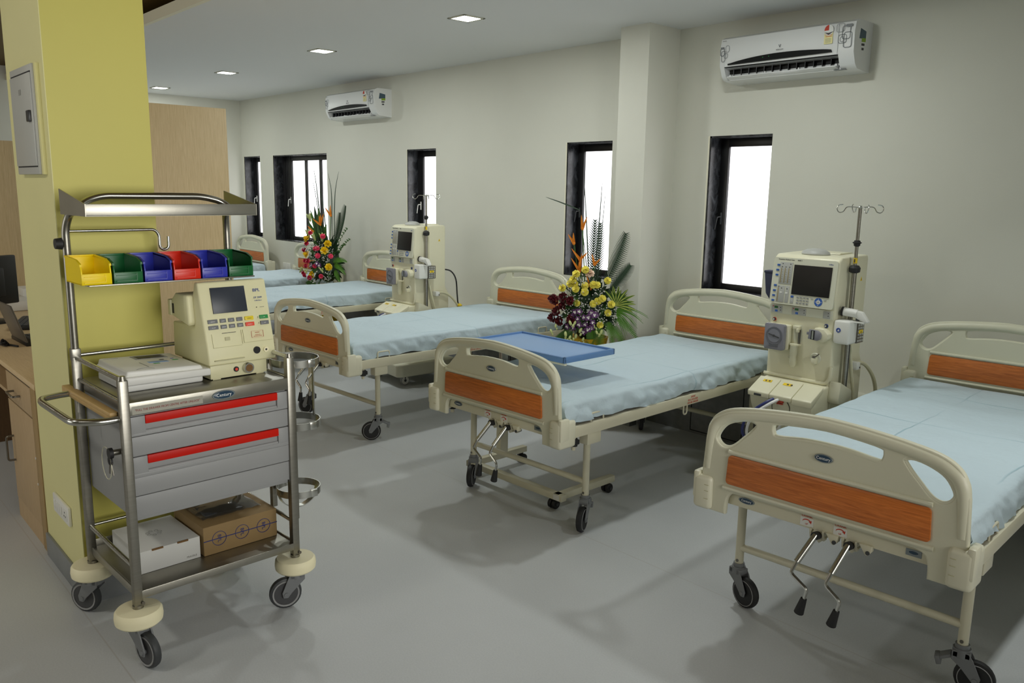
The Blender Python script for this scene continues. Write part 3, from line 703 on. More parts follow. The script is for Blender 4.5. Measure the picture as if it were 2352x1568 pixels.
b = MB('steel_sheet'); b.bb((.0, -.012, .256), (TW, TD + .01, .262), .001); b.bb((.0, -.014, .238), (TW, -.008, .266), .002); b.bb((.0, TD + .004, .238), (TW, TD + .01, .29), .002)
for x in (0, TW): b.bb((x - .004, 0, .238), (x + .004, TD, .268), .002)
b.obj('lower_shelf', t)
def rail(name, pts, r, r_=.0): b = MB('chrome'); b.tube(pts, r, 10); return b.obj(name, t)
for x in (0, TW):
    rail('side_rail', [(x, 0, .995), (x, TD, .995)], .009); rail('side_rail', [(x, 0, .917), (x, TD, .917)], .006); rail('side_rail', [(x, 0, .347), (x, TD, .352)], .008)
rail('back_rail', [(0, TD, 1.005), (TW, TD, 1.005)], .008); rail('back_rail', [(0, TD, .352), (TW, TD, .352)], .006)
rail('push_handle', fillet([(0, .022, .862), (-.065, .022, .862), (-.135, .06, .866), (-.140, .10, .866), (-.140, .40, .866), (-.128, .445, .866), (-.06, .468, .866), (0, .468, .866)], .035, 5), .0115)
rail('lock_pin', [(-.002, .30, .80), (-.04, .30, .80)], .004)
# uprights, tray on top, bin shelf, hook
for x, s in ((0, 1), (TW, -1)):
    b = MB('steel'); b.tube(fillet([(x, TD + .004, 1.0), (x, TD + .004, 1.46), (x + s * .012, TD - .02, 1.515), (x + s * .012, TD - .10, 1.520)], .05, 6), .0135, 12); b.bb((x - .0155, TD - .012, .985), (x + .0155, TD + .02, 1.03), .003)
    if s > 0: b.m('black_rubber').cyl((x - .012, TD + .015, 1.405), (x - .034, TD + .015, 1.405), .021, .018, 18); b.m('steel').cyl((x - .0, TD + .015, 1.405), (x - .03, TD + .015, 1.405), .008)
    b.obj('upright', t)
b = MB('steel_sheet'); a, y0, y1 = -.008, .205, TD + .01
b.bb((a, y0, 1.508), (TW, y1, 1.513)); b.bb((a, y0, 1.508), (TW, y0 + .003, 1.549), .001)
for x in (a, TW): b.prism([(y0, 1.508), (y1, 1.508), (y1, 1.596), (y0, 1.549)], 'x', x - .0015, x + .0015)
b.m('line_tan').bb((a, y0 - .0005, 1.508), (TW, y0 + .0002, 1.5085)); b.obj('upper_tray', t)
rail('tray_rail', fillet([(.012, TD - .11, 1.53), (.045, TD - .09, 1.556), (.10, TD - .085, 1.574), (.46, TD - .085, 1.574), (.53, TD - .09, 1.556), (.56, TD - .11, 1.53)], .05, 6), .0125)
b = MB('steel_sheet'); b.bb((-.002, .245, 1.272), (TW + .002, TD + .005, 1.277), .001); b.bb((-.002, TD - .004, 1.272), (TW + .002, TD + .005, 1.36), .001); b.obj('bin_shelf', t)
rail('hook_rod', fillet([(.005, TD, 1.449), (.306, TD, 1.449), (.322, TD, 1.43), (.322, TD, 1.392)], .012) + [(.339 - .017 * math.cos(k * PI / 8), TD, 1.390 - .017 * math.sin(k * PI / 8)) for k in range(1, 9)] + [(.356, TD, 1.422)], .0055)
# oxygen cylinder holder on the right side
b = MB('steel')
for y in (.06, .235): b.bb((TW + .03, y - .012, .33), (TW + .052, y + .012, .945), .003)
b.obj('holder_post', t); CY = .148
for z, r_ in ((.945, .092), (.695, .092), (.415, .085)):
    b = MB('chrome'); b.band([(TW + .105 + r_ * math.cos(k * 2 * PI / 28), CY + r_ * 1.06 * math.sin(k * 2 * PI / 28), z) for k in range(28)], .028, .0035, closed=True); b.box((TW + .125, CY - r_ * 1.02, z), (.03, .012, .03), .002); b.obj('holder_ring', t)
b = MB('chrome'); b.bb((TW + .192, CY + .01, .70), (TW + .197, CY + .02, .95)); b.obj('holder_strap', t); b = MB('chrome'); b.band([(TW + .105 + .085 * math.cos(a_), CY, .415 + .075 * math.sin(a_)) for a_ in [PI + k * PI / 14 for k in range(15)]], .025, .0035, up=(0, 1, 0)); b.obj('holder_strap', t)

# board hung on the left rail, keys on the left side
b = MB('board_wood'); b.bb((-.034, .035, .868), (-.006, .545, .884), .004); b.bb((-.034, .035, .855), (-.012, .545, .87), .003)
o = b.obj('wooden_board', None, (TX, TY, 0), TA); tag(o, 'narrow wooden board hung along the left side of the steel trolley', 'board')
k = thing('key_bunch', 'bunch of keys on a wire ring hanging at the left side of the trolley', 'keys', on_trolley(-.024, .05, .715), TA)
b = MB('steel'); b.cyl((-.004, 0, .03), (.028, 0, .03), .010, n=14); b.m('black_rubber').lathe([(.006, -.006), (.018, -.006), (.018, .006), (.006, .006)], (-.012, 0, .03), 16, 'x'); b.obj('lock_barrel', k)
b = MB('clear_tube'); b.tube([(-.016, .03 + .045 * math.cos(a), -.01 + .055 * math.sin(a)) for a in [i * 2 * PI / 24 for i in range(24)]], .0016, 6, closed=True); b.obj('ring', k)
for a in (-.35, .25):
    b = MB('stud'); T = Matrix.Translation((-.014, 0, .018)) @ Matrix.Rotation(a, 4, 'X'); b.t(T); b.lathe([(.003, -.0012), (.013, -.0012), (.013, .0012), (.003, .0012)], (0, 0, -.016), 14, 'x', False); b.bb((-.001, -.004, -.062), (.001, .004, -.028)); b.m('black_rubber').lathe([(.005, -.003), (.014, -.003), (.014, .003), (.005, .003)], (0, 0, -.014), 14, 'x'); b.obj('key', k)

# six storage bins
def make_bin(color):
    w, d, h = .097, .165, .088; b = MB(color)
    b.bb((0, 0, 0), (w, d, .004)); b.bb((0, d - .005, 0), (w, d, h), .001)
    side = [(0, 0), (d, 0), (d, h), (.045, h - .006), (.006, .066), (0, .036)]
    for x in (0, w - .005): b.prism(side, 'x', x, x + .005, .0008, 1)
    for x in (-.002, w - .005): b.prism([(d, h - .004), (d, h + .003), (.045, h - .004), (.004, .070), (.004, .062), (.045, h - .011)], 'x', x, x + .007)
    b.bb((-.001, d - .006, h - .004), (w + .001, d + .001, h + .003), .001)
    b.bb((0, -.001, .0), (w, .005, .038), .001); b.bb((.008, -.004, .006), (w - .022, .001, .010)); b.bb((.008, -.0035, .026), (w - .022, .001, .029)); b.bb((w - .022, -.003, .006), (w - .019, .001, .034))
    return b
pro = {}
BL = [('bin_yellow', 'yellow open-front storage bin at the left end of the trolley bin row'), ('bin_green', 'green storage bin standing right of the yellow bin'), ('bin_blue', 'blue storage bin between the green bin and the red bin'), ('bin_red', 'red open-front storage bin on the trolley shelf'), ('bin_blue', 'blue storage bin right of the red bin'), ('bin_green', 'green storage bin at the right end of the trolley bin row')]
for i, (c, lab) in enumerate(BL):
    loc = on_trolley(-.022 + .1035 * i, .255, 1.2775)
    if c not in pro: pro[c] = make_bin(c).obj('storage_bin'); o = pro[c]
    else: o = pro[c].copy(); COL.objects.link(o)
    o.location = loc; o.rotation_euler.z = TA; tag(o, lab, 'storage bin', 'coloured bins on the trolley shelf')

# defibrillator
DA = R(92.9); DM = on_trolley(.344, .119, .9195)
t = thing('defibrillator', 'cream defibrillator monitor with dark screen standing on the trolley top', 'defibrillator', DM, DA)
b = MB('defib_cream'); b.prism([(.0, .003), (.24, .003), (.24, .058), (.0, .058)], 'x', .0, .222, .003)
for x in (.01, .18): b.bb((x, .004, 0), (x + .03, .03, .006))
b.prism([(-.012, .055), (-.002, .118), (.056, .350), (.082, .352), (.10, .30), (.10, .19), (.285, .186), (.29, .055)], 'x', -.008, .256, .006, 3)
b.m('line_tan').prism([(-.0125, .0545), (-.0125, .0565), (.29, .0565), (.29, .0545)], 'x', -.006, .254)
b.obj('housing', t)
def DF(x, z):  # tilted front face frame at height z above the shelf
    k = (z - .118) / (.350 - .118); return V((x, -.0025 + .058 * k, z))
TL = math.atan2(.058, .232)
def dplate(mb, x0, z0, x1, z1, th=.002, r=0):
    c = DF((x0 + x1) / 2, (z0 + z1) / 2); mb.box(c + V((0, -th / 2, 0)), (x1 - x0, th + .004, (z1 - z0) * 1.03), .0008, Matrix.Rotation(-TL, 4, 'X'))
def dtext(mb, s, size, x, z, sx=1.): mb.text(s, size, facing(DF(x, z) + V((0, -.0022, 0)), 0, -TL), .0003, sx=sx)
b = MB('screen_dark'); dplate(b, .034, .238, .166, .330, .0022); b.obj('screen', t)
b = MB('ink_blue'); dtext(b, 'BPL', .017, .213, .311, 1.1); dtext(b, 'DF 2509', .0095, .215, .284); dtext(b, 'Defibrillator', .006, .215, .273)
b.m('ink_grey'); dtext(b, 'DEFIB SYNC', .0035, .226, .248); b.m('ink_dark'); dplate(b, .203, .2465, .206, .2495, .0015); dtext(b, '1', .008, .2525, .211); dtext(b, '2', .008, .203, .2115); dtext(b, '3', .008, .203, .190); b.obj('lettering', t)
cols = [(.008, .044, 'btn_grey', 'ENERGY'), (.054, .076, 'btn_grey', 'LEAD'), (.086, .108, 'btn_grey', 'SIZE'), (.118, .140, 'btn_grey', ''), (.150, .184, 'btn_yellow', 'ENERGY'), (.210, .243, 'btn_green', 'ON')]
cols2 = [(.008, .044, 'btn_grey', 'ALARM'), (.054, .076, 'btn_grey', 'FREEZE'), (.086, .108, 'btn_grey', 'SYNC'), (.118, .140, 'btn_grey', 'PRINT'), (.150, .184, 'btn_red', 'CHARGE'), (.210, .243, 'btn_grey', 'OFF')]
for z, cc in ((.2115, cols), (.190, cols2)):
    for x0, x1, m_, s in cc:
        b = MB(m_); dplate(b, x0, z - .0068, x1, z + .0068, .003); b.m('ink_dark' if m_ == 'btn_yellow' else 'white_paper')
        if s: b.text(s, .0046, facing(DF((x0 + x1) / 2, z) + V((0, -.0056, 0)), 0, -TL), .0002)
        b.obj('push_button', t)
b = MB('line_tan')
def dline(x0, z0, x1, z1):
    dplate(b, min(x0, x1) - .0004, min(z0, z1) - .0004, max(x0, x1) + .0004, max(z0, z1) + .0004, .0003)
dline(.015, .118, .125, .118); dline(.015, .118, .015, .167); dline(.128, .122, .128, .172); dline(.135, .125, .25, .125); dline(.135, .125, .135, .172); b.m('ink_dark'); dline(.055, .1665, .108, .1675); b.m('line_tan'); dplate(b, .063, .140, .082, .152, .001)
b.m('ink_red')
for p in ((.168, .139, .215, .139), (.168, .163, .215, .163), (.168, .139, .168, .163), (.215, .139, .215, .163)): dplate(b, p[0] - .0001, p[1] - .0001, p[2] + .0001, p[3] + .0001, .0003)
dtext(b, 'WARNING', .004, .1915, .157); dtext(b, 'HAZARDOUS', .0034, .1915, .149); dtext(b, 'ELECTRICAL OUTPUT', .0034, .1915, .144); b.obj('front_door', t)
b = MB('line_tan'); b.box((.07, -.0128, .072), (.115, .006, .004), .001); b.m('ink_grey'); b.text('MADE IN INDIA', .005, facing((.032, .0025, .045)), .0002); b.text('PADDLES', .004, facing((.16, .0025, .045)), .0002)
for k in range(3): b.bb((.012, .0024, .034 - k * .005), (.055, .0034, .036 - k * .005))
for k in range(3): b.bb((.165, .0024, .052 - k * .005), (.205, .0034, .0535 - k * .005))
b.m('ink_dark').bb((.188, .0022, .022), (.192, .0034, .040)); b.bb((.196, .0022, .022), (.1985, .0034, .040)); b.obj('marking', t)
b = MB('black').m('black'); b.cyl((.180, -.010, .0925), (.180, -.004, .0925), .0135, n=20); b.obj('paddle_socket', t)
b = MB('bumper_cream'); b.cyl((.216, -.012, .0915), (.216, -.004, .0915), .010, n=18); b.m('black').cyl((.216, -.0125, .0915), (.216, -.011, .0915), .004, n=10); b.obj('signal_socket', t)
b = MB('black'); b.cyl((.098, -.004, .030), (.098, .004, .030), .010, n=18); b.m('btn_red').cyl((.098, -.0055, .030), (.098, -.003, .030), .0055, n=12); b.obj('indicator', t)
b = MB('chrome'); b.cyl((.142, -.018, .031), (.142, .004, .031), .019, n=22); b.m('carton_dark').cyl((.142, -.019, .031), (.142, -.017, .031), .0135, n=18); b.obj('connector', t)
b = MB('defib_cream'); b.prism([(.09, .20), (.10, .302), (.20, .304), (.246, .27), (.25, .235), (.235, .214), (.10, .190)], 'x', -.030, .06, .008, 3); b.bb((-.034, .235, .215), (-.0, .262, .275), .004); b.m('groove').bb((-.031, .215, .225), (-.0295, .229, .262)); b.obj('paddle', t)
# ECG recorder
t = thing('ecg_recorder', 'flat white ECG recorder lying on the trolley top left of the defibrillator', 'ECG machine', on_trolley(.05, .125, .9195), TA)
b = MB('white_plastic'); b.prism([(0, 0), (.27, 0), (.27, .03), (0, .03)], 'y', .0, .275, .008, 3); b.prism([(.0, .026), (.29, .024), (.29, .050), (.0, .056)], 'y', -.022, .285, .006, 3); b.prism([(.002, .05), (.272, .044), (.262, .064), (.008, .074)], 'y', -.006, .280, .006, 3)
b.m('ink_grey').bb((-.001, .02, .0285), (.27, -.0008, .0295)); b.obj('housing', t)
b = MB('groove')
for k in range(2): b.cyl((-.002, .13 - k * .035, .038), (.002, .13 - k * .035, .038), .006, n=10)
b.obj('port', t)
b = MB('screen_black'); T = Matrix.Rotation(math.atan2(.010, .254), 4, 'Y')
b.box((.165, .225, .0692), (.095, .05, .002), .001, T); b.m('ink_grey'); b.box((.165, .225, .0685), (.115, .068, .0018), .001, T); b.obj('display', t)
for c, x, y, dx, dy in (('tray_blue', .16, .125, .07, .028), ('btn_green', .145, .098, .022, .012), ('btn_green', .225, .135, .022, .012), ('ink_dark', .185, .158, .016, .012), ('ink_blue', .225, .165, .012, .008)):
    b = MB(c); b.box((x, y, .0742 - .0394 * x), (dx, dy, .002), .0008, T); b.obj('key_pad', t)
b = MB('ink_grey'); b.box((.098, .09, .0702), (.003, .09, .002), 0, T); b.box((.04, .255, .0728), (.05, .004, .0015), 0, T); b.tube([(.045 + .005 * k, .012 + .02 * math.sin(k * PI / 12), .0725 - .0002 * k) for k in range(13)], .0012, 6); b.obj('paper_cover', t)
# boxes on the lower shelf
t = thing('white_box', 'flat white cardboard box on the lower shelf of the trolley', 'box', on_trolley(.052, .115, .2625), TA)
b = MB('white_card'); b.bb((0, 0, 0), (.218, .27, .082), .002); b.m('carton_dark').bb((.045, -.0015, .077), (.085, .004, .0826)); b.bb((.135, -.0015, .077), (.175, .004, .0826)); b.bb((.06, .268, .079), (.10, .2715, .0826)); b.m('ink_grey')
for k in range(7): b.tube([(.105 + .022 * math.cos(k * .9) + .007 * math.cos(a), .14 + .020 * math.sin(k * .9) + .007 * math.sin(a), .0824) for a in [i * PI / 4 for i in range(8)]], .0008, 4, closed=True)
b.text('FRAGILE', .010, facing((.185, -.0008, .014)), .0003); b.obj('carton_body', t)
t = thing('brown_carton', 'brown cardboard carton with printed tape on the lower shelf of the trolley', 'box', on_trolley(.279, .105, .2625), TA)
b = MB('carton'); b.bb((0, 0, 0), (.295, .265, .112), .003); b.obj('carton_body', t)
b = MB('cable_blue'); b.bb((0, -.0012, .0555), (.295, .0, .0585))
for x in (.06, .15, .238):
    b.tube([(x + .027 * math.cos(a), -.0008, .057 + .027 * math.sin(a)) for a in [k * 2 * PI / 24 for k in range(24)]], .0012, 4, closed=True); b.text('BPL', .019, facing((x, -.0012, .057)) @ Matrix.Rotation(-PI / 2, 4, 'Z'), .0004)
b.obj('printed_tape', t)
P = []; r_ = random.Random(5)
for i in range(13):
    P.append([(-.0 + .235 * i / 12, .17 * j / 8, .004 + .009 * abs(mnoise.noise(V((i * .5, j * .55, 3.)))) + .012 * math.sin(PI * i / 12) * math.sin(PI * j / 8)) for j in range(9)])
b = MB('clear_plastic'); b.grid(P); b.m('dark_grey').bb((.02, .02, .001), (.17, .15, .010), .003); o = b.obj('plastic_packet', None, on_trolley(.305, .165, .2625 + .1125), TA, 60); tag(o, 'dark packet in clear plastic lying on the brown carton', 'packet')
# ------------------------------------------------------------------ dialysis machines
def make_machine():
    t = thing('dialysis_machine', '', 'dialysis machine')
    # housing: side profile, head slightly proud of the body
    b = MB('machine_cream')
    b.prism([(.0, .66), (-.004, 1.05), (-.012, 1.10), (.006, 1.297), (.03, 1.312), (.30, 1.318), (.31, 1.30), (.31, .80), (.345, .74), (.345, .12), (.02, .12), (.02, .60)], 'x', -.178, .184, .012, 3)
    b.tube(fillet([(-.186, -.004, .668), (.165, -.004, .668), (.186, -.004, .70), (.187, -.004, .76)], .03, 5), .010, 8)
    b.prism([(.16, 1.316), (.17, 1.324), (.30, 1.324), (.30, 1.31)], 'x', -.06, .10, .003)
    b.m('line_tan').bb((.1845, .135, .70), (.1855, .140, 1.30)); b.m('sticker_yellow').prism([(.235, 1.185), (.255, 1.185), (.245, 1.207)], 'x', .1838, .185); b.m('ink_dark').prism([(.243, 1.188), (.247, 1.188), (.245, 1.20)], 'x', .184, .1855)
    b.obj('housing', t)
    b = MB('machine_grey'); b.sphere((.0, .10, 1.318), .075, (1, .8, .38), 20, 8); b.obj('alarm_dome', t)
    # tilted control panel
    TLT = math.atan2(.018, .197)
    def PF(x, z):
        k = (z - 1.10) / .197; return V((x, -.0135 + .018 * k, z))
    def pl(mb, x0, z0, x1, z1, th=.001): mb.box(PF((x0 + x1) / 2, (z0 + z1) / 2) + V((0, -th / 2, 0)), (abs(x1 - x0), th + .003, abs(z1 - z0)), .0006, Matrix.Rotation(-TLT, 4, 'X'))
    p = MB('machine_panel'); p.prism(rrect(-.177, 1.052, .176, 1.294, .014), 'y', -.004, .004); p.v = [V((v.x, v.y + PF(0, v.z).y - .0, v.z)) for v in p.v]
    p.m('ink_dark'); 
    p.text('Fresenius Medical Care', .0095, facing(PF(-.105, 1.284) + V((0, -.0044, 0)), 0, -TLT), .0003); p.text('4008 S', .0095, facing(PF(-.03, 1.284) + V((0, -.0044, 0)), 0, -TLT), .0003); p.m('ink_blue').text('online', .010, facing(PF(.14, 1.276) + V((0, -.0044, 0)), 0, -TLT), .0003)
    pn = p.obj('control_panel', t)
    q = MB('screen_black'); pl(q, -.056, 1.109, .150, 1.262, .006); q.obj('screen', pn)
    q = MB('machine_grey'); pl(q, -.137, 1.157, -.066, 1.271, .0045); pl(q, -.140, 1.062, -.096, 1.149, .0045); pl(q, -.090, 1.062, -.070, 1.149, .0045); pl(q, -.058, 1.061, -.041, 1.090, .0045)
    q.m('machine_tan')
    for x in (-.127, -.106, -.085): pl(q, x - .0018, 1.163, x + .0018, 1.240, .0055)
    pl(q, -.134, 1.066, -.130, 1.138, .0055); q.m('ink_dark')
    for x, z in ((-.122, 1.262), (-.078, 1.262), (-.124, 1.246), (-.103, 1.246), (-.082, 1.246), (-.114, 1.135), (-.082, 1.134), (-.131, 1.143)): pl(q, x - .003, z - .002, x + .003, z + .002, .0055)
    for x in (-.119, -.098, -.077):
        for k in range(6): pl(q, x - .0012, 1.170 + k * .012, x + .0012, 1.172 + k * .012, .0055)
    q.m('white_plastic'); pl(q, -.122, 1.108, -.108, 1.117, .0055); pl(q, -.091, 1.107, -.077, 1.116, .0055); q.obj('scale_panel', pn)
    for x, z in ((-.146, 1.254), (-.149, 1.228), (-.150, 1.202), (-.152, 1.147), (-.154, 1.120), (-.155, 1.094), (-.156, 1.068), (-.049, 1.097)):
        q = MB('btn_blue'); pl(q, x - .0075, z - .0048, x + .0075, z + .0048, .006); q.obj('blue_key', pn)
    q = MB('machine_grey')
    for i in range(4):
        for j in range(3): x, z = -.017 + i * .018, 1.097 - j * .0145; pl(q, x - .0065, z - .0042, x + .0065, z + .0042, .0052)
    pl(q, .055, 1.0945, .067, 1.102, .0052); pl(q, .126, 1.093, .138, 1.101, .0052); q.m('ink_dark')
    for i in range(4):
        for j in range(3): x, z = -.017 + i * .018, 1.097 - j * .0145; pl(q, x - .003, z - .001, x + .003, z + .001, .0058)
    q.obj('keypad', pn)
    q = MB('btn_blue'); T = Matrix.Translation(PF(.097, 1.083)) @ Matrix.Rotation(-TLT, 4, 'X'); q.t(T); q.lathe([(.010, -.0052), (.0215, -.0055), (.022, -.003)], (0, 0, 0), 28, 'y'); q.m('white_plastic').lathe([(.001, -.0056), (.0105, -.0058), (.0108, -.004)], (0, 0, 0), 20, 'y'); q.m('machine_grey').cyl((0, -.0066, 0), (0, -.004, 0), .006, n=14); q.m('white_plastic')
    for a in range(4):
        q.t(T @ Matrix.Rotation(a * PI / 2, 4, 'Y')); q.prism([(-.0028, .0145), (.0028, .0145), (0, .0185)], 'y', -.0062, -.004)
    q.obj('direction_pad', pn)
    # strip of small modules
    b = MB('machine_panel'); b.bb((-.177, -.010, 1.000), (.174, .002, 1.047), .003); b.obj('module_strip', t)
    for x0, x1, led in ((-.166, -.103, 1), (-.049, .031, 1), (.125, .162, 0)):
        b = MB('machine_grey'); b.bb((x0, -.0125, 1.004), (x1, -.008, 1.042), .003)
        if led:
            b.m('led_green').bb((x0 + .018, -.0135, 1.027), (x0 + .038, -.012, 1.038)); b.m('ink_red').cyl((x0 + .011, -.0135, 1.036), (x0 + .011, -.012, 1.036), .003, n=8); b.m('btn_blue').bb((x0 + .022, -.0135, 1.008), (x0 + .037, -.012, 1.018))
        b.m('ink_dark')
        for k in range(2): b.prism([(x1 - .013, 1.016 + k * .014), (x1 - .006, 1.016 + k * .014), (x1 - .0095, 1.021 + k * .014)], 'y', -.0135, -.012)
        b.obj('module', t)
    for x, z, m_ in ((-.147, .966, 'ink_red'), (.143, .966, 'ink_blue')):
        b = MB('dark_grey'); b.cyl((x, -.014, z), (x, .0, z), .0075, n=12); b.m(m_).lathe([(.008, -.006), (.0105, -.006), (.0105, .0), (.008, .0)], (x, 0, z), 14, 'y', False); b.m('white_plastic').cyl((x, -.016, z), (x, -.013, z), .004, n=10); b.obj('pressure_port', t)
    # blood pump with grey door
    b = MB('machine_cream'); b.bb((-.168, -.035, .815), (-.042, .0, .948), .008, 3); b.obj('pump_body', t)
    b = MB('pump_grey'); b.prism(rrect(-.170, .812, -.056, .949, .010), 'y', -.058, -.034, .003); b.m('pump_rotor').lathe([(.036, -.0595), (.047, -.0605), (.047, -.057), (.036, -.057)], (-.112, 0, .886), 28, 'y', False); b.m('pump_grey').cyl((-.112, -.0605, .886), (-.112, -.057, .886), .036, n=24); b.m('wheel_hub').box((-.112, -.062, .886), (.064, .003, .006), .001, Matrix.Rotation(.25, 4, 'Y')); b.cyl((-.112, -.064, .886), (-.112, -.058, .886), .006, n=12); b.m('pump_rotor').bb((-.138, -.0592, .826), (-.086, -.057, .846), .001)
    for z in (.83, .93): b.m('white_plastic').bb((-.174, -.05, z - .006), (-.167, -.04, z + .006), .001)
    b.obj('pump_door', t)
    # bubble catcher rail and clear chamber
    b = MB('machine_panel'); b.prism(rrect(-.032, .85, .014, .972, .022, 6), 'y', -.003, .0); b.m('machine_cream').bb((-.03, -.022, .928), (.008, .0, .948), .003); b.bb((-.006, -.03, .915), (.006, -.012, .935), .002); b.m('stud').bb((-.002, -.012, .845), (.007, -.002, .925), .001); b.m('machine_cream').bb((-.038, -.03, .843), (.014, .0, .853), .003); b.obj('chamber_holder', t)
    b = MB('clear_tube'); b.lathe([(.019, .845), (.019, .80), (.016, .79), (.018, .77), (.018, .745), (.012, .732), (.004, .730)], (-.014, -.024, 0), 18); b.bb((-.04, -.03, .775), (-.03, -.012, .787), .002); b.obj('drip_chamber', t)
    b = MB('machine_cream'); b.prism([(.09, .89), (.15, .885), (.176, .905), (.178, .93), (.15, .955), (.10, .955)], 'y', -.045, .0, .006, 3); b.obj('clamp_housing', t)
    b = MB('pump_grey'); b.prism([(.078, .898), (.128, .893), (.142, .903), (.146, .920), (.140, .935), (.125, .945), (.082, .947)], 'y', -.062, -.044, .003); b.m('black').bb((.094, -.0635, .897), (.114, -.06, .944), .001); b.m('chrome').bb((.100, -.0645, .899), (.108, -.062, .942)); b.m('pump_grey').bb((.068, -.058, .918), (.080, -.048, .932), .002); b.obj('line_clamp', t)
    b = MB('machine_panel'); b.lathe([(.026, -.006), (.032, .0)], (.098, 0, .79), 22, 'y'); b.m('machine_cream').bb((.088, -.032, .765), (.112, .0, .795), .004); b.m('stud').tube([(.09, -.02, .800), (.108, -.02, .803), (.126, -.022, .820)], .003, 6); b.cyl((.098, -.02, .793), (.098, -.02, .806), .007, n=10); b.obj('tap', t)
    # lower concentrate unit: rounded trough and three hinged lids
    b = MB('machine_cream'); b.prism([(.02, .66), (-.05, .655), (-.155, .605), (-.165, .578), (-.150, .53), (-.105, .45), (-.05, .40), (.02, .37)], 'x', -.168, .184, .008, 3)
    b.m('groove')
    for x in (-.048, .052): b.tube(smooth([(x, -.168, .575), (x + .01, -.160, .55), (x + .005, -.14, .51), (x + .012, -.11, .455)], 4), .0016, 4)
    b.bb((-.168, -.1675, .574), (-.05, -.160, .577)); b.m('ink_red').bb((.0, -.172, .566), (.03, -.16, .577)); b.bb((-.006, -.170, .556), (.026, -.16, .561)); b.obj('concentrate_unit', t)
    for x0, x1, m_, dz in ((-.172, -.050, 'machine_cream', 0), (-.047, .076, 'machine_cream', .002), (.079, .186, 'machine_cream', -.006)):
        b = MB(m_); b.prism([(-.058, .662), (-.170, .606), (-.178, .600), (-.178, .575 + dz), (-.16, .575 + dz), (-.06, .635)], 'x', x0, x1, .004, 3)
        if x0 < .05: b.m('sticker_yellow').box(((x0 + x1) / 2 + (.0 if x0 < -.1 else -.01), -.090, .6475), (.048, .018, .002), 0, Matrix.Rotation(.463, 4, 'X')); b.m('ink_dark').box(((x0 + x1) / 2 - .008, -.0905, .6480), (.01, .009, .002), 0, Matrix.Rotation(.463, 4, 'X')); b.box(((x0 + x1) / 2 + .012, -.0905, .6480), (.010, .009, .002), 0, Matrix.Rotation(.463, 4, 'X'))
        if x0 < -.1: b.m('dark_grey').bb((x0 + .038, -.181, .580), (x0 + .080, -.176, .592), .002)
        b.obj('lid', t)
    for m_, x in (('cable_blue', -.016), ('cable_white', .010)):
        b = MB(m_); b.tube(smooth([(x, -.165, .585), (x - .03, -.21, .560), (x - .085, -.245, .505), (x - .125, -.25, .43), (x - .135, -.22, .36), (x - .10, -.16, .34), (x - .03, -.12, .40), (x + .005, -.14, .47)], 6), .0075, 8); b.obj('dialysate_hose', t)
    # base with two feet
    b = MB('cream_plastic'); b.bb((-.178, .0, .10), (.184, .34, .20), .01); 
    for s in (-1, 1): b.prism([(s * .07, -.215), (s * .25, -.235), (s * .285, -.19), (s * .285, .31), (s * .25, .36), (s * .07, .36)], 'z', .085, .19, .012, 3)
    b.m('white_plastic').bb((-.10, -.20, .08), (.10, -.03, .098), .004); b.obj('base', t)
    for s in (-1, 1):
        for y in (-.12, .28):
            c = MB('white_plastic'); c.lathe([(.012, -.012), (.034, -.013), (.034, .013), (.012, .012)], (s * .20, y, .04), 22, 'x'); c.m('wheel_ring').lathe([(.034, -.013), (.040, -.010), (.040, .010), (.034, .013)], (s * .20, y, .04), 22, 'x', False); c.m('dark_grey').cyl((s * .20 - .014, y, .04), (s * .20 + .014, y, .04), .012, n=12); c.cyl((s * .20, y, .055), (s * .20, y, .09), .014, n=10); c.obj('caster', t)
    # side column: pole socket, module box, arm, hoses
    b = MB('cream_plastic'); b.prism([(-.010, .60), (.0, .69), (.13, .632), (.13, .59), (.06, .565), (-.005, .575)], 'x', .182, .245, .008); b.obj('pole_bracket', t)
    b = MB('steel'); px, py = .218, .09; b.cyl((px, py, .63), (px, py, 1.26), .0125, n=16); b.cyl((px, py, 1.25), (px, py, 1.56), .0085, n=14); b.m('dark_grey').bb((px + .010, py - .004, .64), (px + .0128, py + .004, .87)); b.m('sticker_yellow').cyl((px, py, 1.285), (px, py, 1.312), .0095, n=14); b.m('ink_dark').bb((px - .003, py - .0105, 1.29), (px + .003, py - .008, 1.307))
    o = b.obj('infusion_pole', t)
    b = MB('black_rubber'); b.lathe([(.014, 1.236), (.026, 1.242), (.028, 1.262), (.020, 1.274), (.010, 1.276)], (px, py, 0), 16); b.obj('clamp_knob', o); b = MB('black_rubber'); b.lathe([(.009, 1.368), (.015, 1.373), (.016, 1.383), (.022, 1.386), (.022, 1.389), (.016, 1.392), (.014, 1.398), (.009, 1.40)], (px, py, 0), 16); b.obj('clamp_knob', o)
    b = MB('chrome')
    for a in (0, PI / 2, PI, 3 * PI / 2):
        T = Matrix.Translation((px, py, 1.56)) @ Matrix.Rotation(a + .72, 4, 'Z'); b.t(T)
        b.tube(smooth([(0, 0, 0), (.045, 0, .004), (.066, 0, .0), (.080, .0, -.020), (.100, .003, -.024), (.112, .006, -.008), (.106, .009, .010), (.086, .012, .014)], 5), .0026, 6)
    b.t().sphere((px, py, 1.562), .012, (1, 1, .7), 12, 6); b.obj('pole_hook', o)
    b = MB('white_plastic'); b.bb((.184, -.012, .885), (.268, .075, 1.005), .012, 3); b.m('ink_blue').lathe([(.001, -.0135), (.012, -.0135), (.012, -.011)], (.212, 0, .955), 16, 'y'); b.m('white_plastic').prism([(.206, .950), (.218, .950), (.214, .961)], 'y', -.0142, -.013); b.obj('side_module', t)
    b = MB('stud'); b.bb((.186, .076, .885), (.268, .150, .990), .003); b.m('machine_grey')
